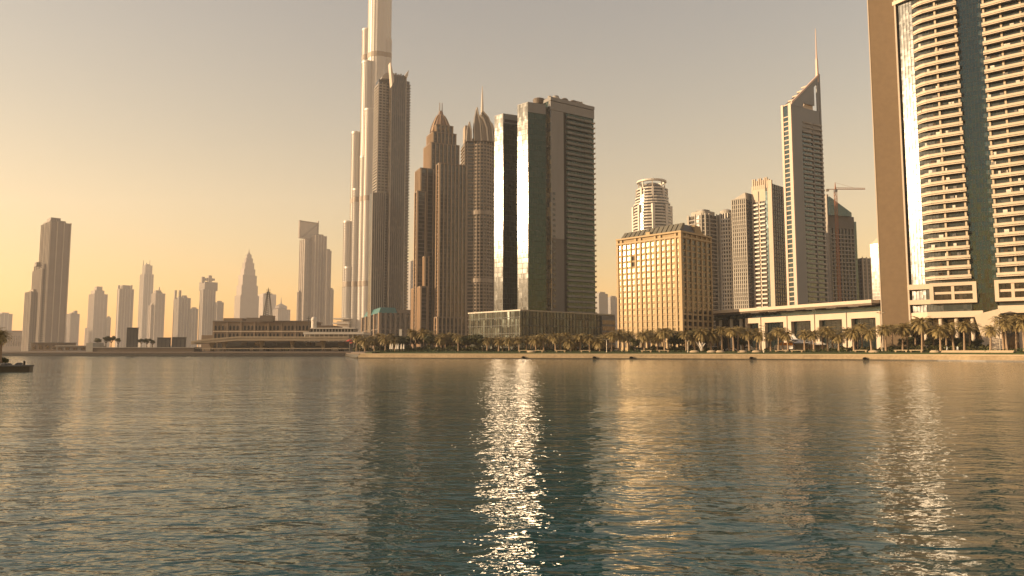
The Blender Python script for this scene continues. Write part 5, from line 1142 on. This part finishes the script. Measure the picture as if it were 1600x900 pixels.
tent(1252, 34, 6, 5.4, 'white canvas tent beside the orange-topped truck'); tent(1268, 37, 6, 4.6, 'white canvas tent right of the one beside the truck'); tent(1284, 35, 5, 4.2, 'rightmost white canvas tent before the arcade hall'); tent(1240, 42, 5, 7.5, 'tall white peaked tent behind the orange-topped truck')
def bare_tree(u, vt, off):
    Y = shore_at(u)+off; X = slope(u)*Y; h = WZ(vt, Y)-G; rng = random.Random(31); m = M()
    for k in range(16):
        a = rng.random()*6.28; r = rng.uniform(.5, 2.6); p = (r*.35*math.cos(a), r*.35*math.sin(a), h*.45); q = (r*math.cos(a), r*math.sin(a), h*rng.uniform(.75, 1)); m.bar((0, 0, 0), p, .3, .2); m.bar(p, q, .2, .07)
    m.build('branches', MT['sail'], tag(thing('bare_shrub', 'pale bare branching shrub between the leafy trees and parked cars', 'shrub', (X, Y, G)), 'pale bare branching shrub between the leafy trees and parked cars', 'shrub'))
bare_tree(1096, 533, 18)

# ---------------------------------------------------------------- people, parasols and signs in the park
def person_mesh(seed, robe):
    me = bpy.data.meshes.new('body'); rng = random.Random(seed); st = .12*(1 if seed % 2 else -1)
    V = [(0, 0, .95), (0, 0, 1.2), (0, 0, 1.42), (0, 0, 1.52), (0, .01, 1.66), (.1, 0, .9), (.11, st, .5), (.11, st*.6-.02, .08), (.11, st*.6-.14, .04), (-.1, 0, .9), (-.11, -st, .5), (-.11, -st*.6-.02, .08), (-.11, -st*.6-.14, .04), (.2, 0, 1.4), (.25, -st*.5, 1.14), (.26, -st-.05, .88), (-.2, 0, 1.4), (-.25, st*.5, 1.14), (-.26, st-.05, .88)]
    E_ = [(0, 1), (1, 2), (2, 3), (3, 4), (0, 5), (5, 6), (6, 7), (7, 8), (0, 9), (9, 10), (10, 11), (11, 12), (2, 13), (13, 14), (14, 15), (2, 16), (16, 17), (17, 18)]
    rad = [.15, .14, .15, .06, .105, .1, .075, .05, .045, .1, .075, .05, .045, .07, .05, .04, .07, .05, .04]
    if robe:
        for i in (5, 9): rad[i] = .14
        for i in (6, 10): rad[i] = .13
        for i in (7, 11): rad[i] = .12
    me.from_pydata(V, E_, []); me.update(); o = bpy.data.objects.new('skin_source', me); C.objects.link(o)
    sk = o.modifiers.new('s', 'SKIN'); o.modifiers.new('u', 'SUBSURF').levels = 1
    for i, r in enumerate(rad): me.skin_vertices[0].data[i].radius = (r, r)
    me.skin_vertices[0].data[0].use_root = True
    out = bpy.data.meshes.new_from_object(o.evaluated_get(bpy.context.evaluated_depsgraph_get())); bpy.data.objects.remove(o); return out
MT['robe'] = stone('white_robe', (.62, .62, .62), .8, .05); MT['darkcloth'] = stone('dark_clothes', (.03, .03, .04), .8, .1); MT['hair'] = stone('dark_hair', (.012, .01, .009), .7, .1)
for i, (u, off, mat, lab) in enumerate(((1480, 15.5, 'robe', 'person in a long white robe walking between the palms under the balcony tower'), (1496.5, 16.5, 'robe', 'second white-clad person behind a palm trunk under the balcony tower'), (992, 15.5, 'darkcloth', 'person in dark clothes standing left of the palms before the golden block'), (1003, 15.8, 'darkcloth', 'dark-clad person right of another one before the golden block'))):
    Y = shore_at(u)+off; o = thing('person', lab, 'person', (slope(u)*Y, Y, G+.02), R(60+i*70), 'people on the promenade')
    me = person_mesh(i, mat == 'robe'); me.materials.append(MT[mat]); put('body', me, o)
    M().turn([(.10, 1.68), (.125, 1.74), (.09, 1.80), (.03, 1.82)], 10, 0, .02).build('hair', MT['hair'], o)
for i, u in enumerate((610, 613, 619, 622, 627, 631)):
    Y = shore_at(u)+17; o = thing('closed_parasol', '%s folded white parasol from the left below the grove palms' % ORD[i], 'parasol', (slope(u)*Y, Y, G), 0, 'folded white parasols'); M().turn([(.05, 0), (.05, 3.6)], 8).build('pole', MT['lamp'], o); M().turn([(.34, 1.0), (.42, 1.3), (.26, 2.6), (.05, 3.5)], 8).build('folded_canopy', MT['sail'], o); M().turn([(.4, 0), (.4, .12)], 10).build('base', MT['dgrey'], o)
for i, (u, off) in enumerate(((546, 60), (552, 50))):
    Y = shore_at(560)+off; zt = WZ(530+i*3, Y)-G; o = thing('red_parasol', ('red parasol at the right end of the bridge', 'smaller red parasol right of the other red one by the bridge')[i], 'parasol', (slope(u)*Y, Y, G), 0, 'red parasols'); M().turn([(.07, 0), (.07, zt)], 8).build('pole', MT['lamp'], o); M().turn([(2.1, zt-1.1), (2.0, zt-.95), (.1, zt)], 8).build('canopy', MT['red'], o)
def banner():
    Y = shore_at(625.5)+52; o = thing('white_banner', 'tall narrow white banner rising above the dark grove', 'banner', (slope(625.5)*Y, Y, G)); zt = WZ(514.5, Y)-G; zb = WZ(524.5, Y)-G
    M().bar((0, 0, 0), (0, 0, zt+.3), .25).build('pole', MT['lamp'], o); M().box(-.65, .65, -.3, -.14, zb, zt).build('panel', MT['sail'], o); M().box(-.75, .75, -.32, .0, zt, zt+.12).build('top_bar', MT['lamp'], o)
banner()

# ---------------------------------------------------------------- dark jetty with palms at the left edge
def jetty():
    Y = 108; X = slope(45)*Y
    o = thing('jetty', 'dark stone jetty head jutting in at the left picture edge', 'jetty', (X, Y, 0))
    M().prism([(-30, -2.2), (-3, -2.0), (-.4, -1.2), (0, .4), (-1.2, 3), (-30, 5)], -.8, .75).build('block', MT['wet'], o)
    M().prism([(-30, -2.4), (-3, -2.2), (-.3, -1.3), (.12, .4), (-1.1, 3.1), (-30, 5.2)], .75, .95).build('capping', MT['dgrey'], o)
    rng = random.Random(6)
    for k in range(12): 
        x = -2.2-rng.random()*4; y = rng.uniform(-.5, 2.5); r = rng.uniform(.3, .7); M().turn([(r*.9, .9), (r, .95+r*.2), (r*.5, 1.0+r*.45)], 7, x, y).build('rock', MT['dgrey'], o)
    M().turn([(.16, .95), (.16, 1.5), (.05, 1.6)], 8, -.6, 0).build('bollard', MT['black'], o)
    for i, (u, vt, hh) in enumerate(((1, 513, 0), (-9, 508, 0))):
        Xp = slope(u)*(Y+1+i*2); zt = WZ(vt, Y+1+i*2); t = thing('date_palm', ('dark small palm on the jetty at the left picture edge', 'dark palm cut by the left picture edge on the jetty')[i], 'palm', (Xp, Y+1+i*2, .94), 0, 'palms on the jetty')
        tm, bx, by = trunk_mesh(zt-.94-1.1, 50+i); put('trunk', tm, t).scale = (.7, .7, 1); c = put('crown', CROWNS[i], t, (bx, by, zt-.94-1.2)); c.scale = (.5, .5, .55)
    for i, u in enumerate((3, 8)):
        Xp = slope(u)*(Y+2); t = thing('low_shrub', ('dark low shrub at the foot of the jetty palm', 'dark low shrub nearest the tip of the jetty')[i], 'shrub', (Xp, Y+1.5, .95)); c = put('crown', LEAFY[i], t, (0, 0, .7)); c.scale = (.9, .9, .75); M().bar((0, 0, 0), (0, 0, .6), .1).build('trunk', MT['bark'], t)
jetty()

# ---------------------------------------------------------------- dusty evening air
def haze():
    k = bpy.data.materials.new('evening_haze'); k.use_nodes = True; n = k.node_tree; n.nodes.clear()
    o = n.nodes.new('ShaderNodeOutputMaterial'); p = n.nodes.new('ShaderNodeVolumePrincipled'); n.links.new(p.outputs[0], o.inputs[1])
    p.inputs['Density'].default_value = HAZE; p.inputs['Color'].default_value = (.96, .95, .97, 1); p.inputs['Anisotropy'].default_value = .2
    M().box(-4050, 4050, -500, 4050, -2.0, 860).build('haze', k, kind='stuff')
HAZE = .000105
haze()
for o_ in sc.objects:
    if o_.type == 'EMPTY': o_.empty_display_type = 'PLAIN_AXES'
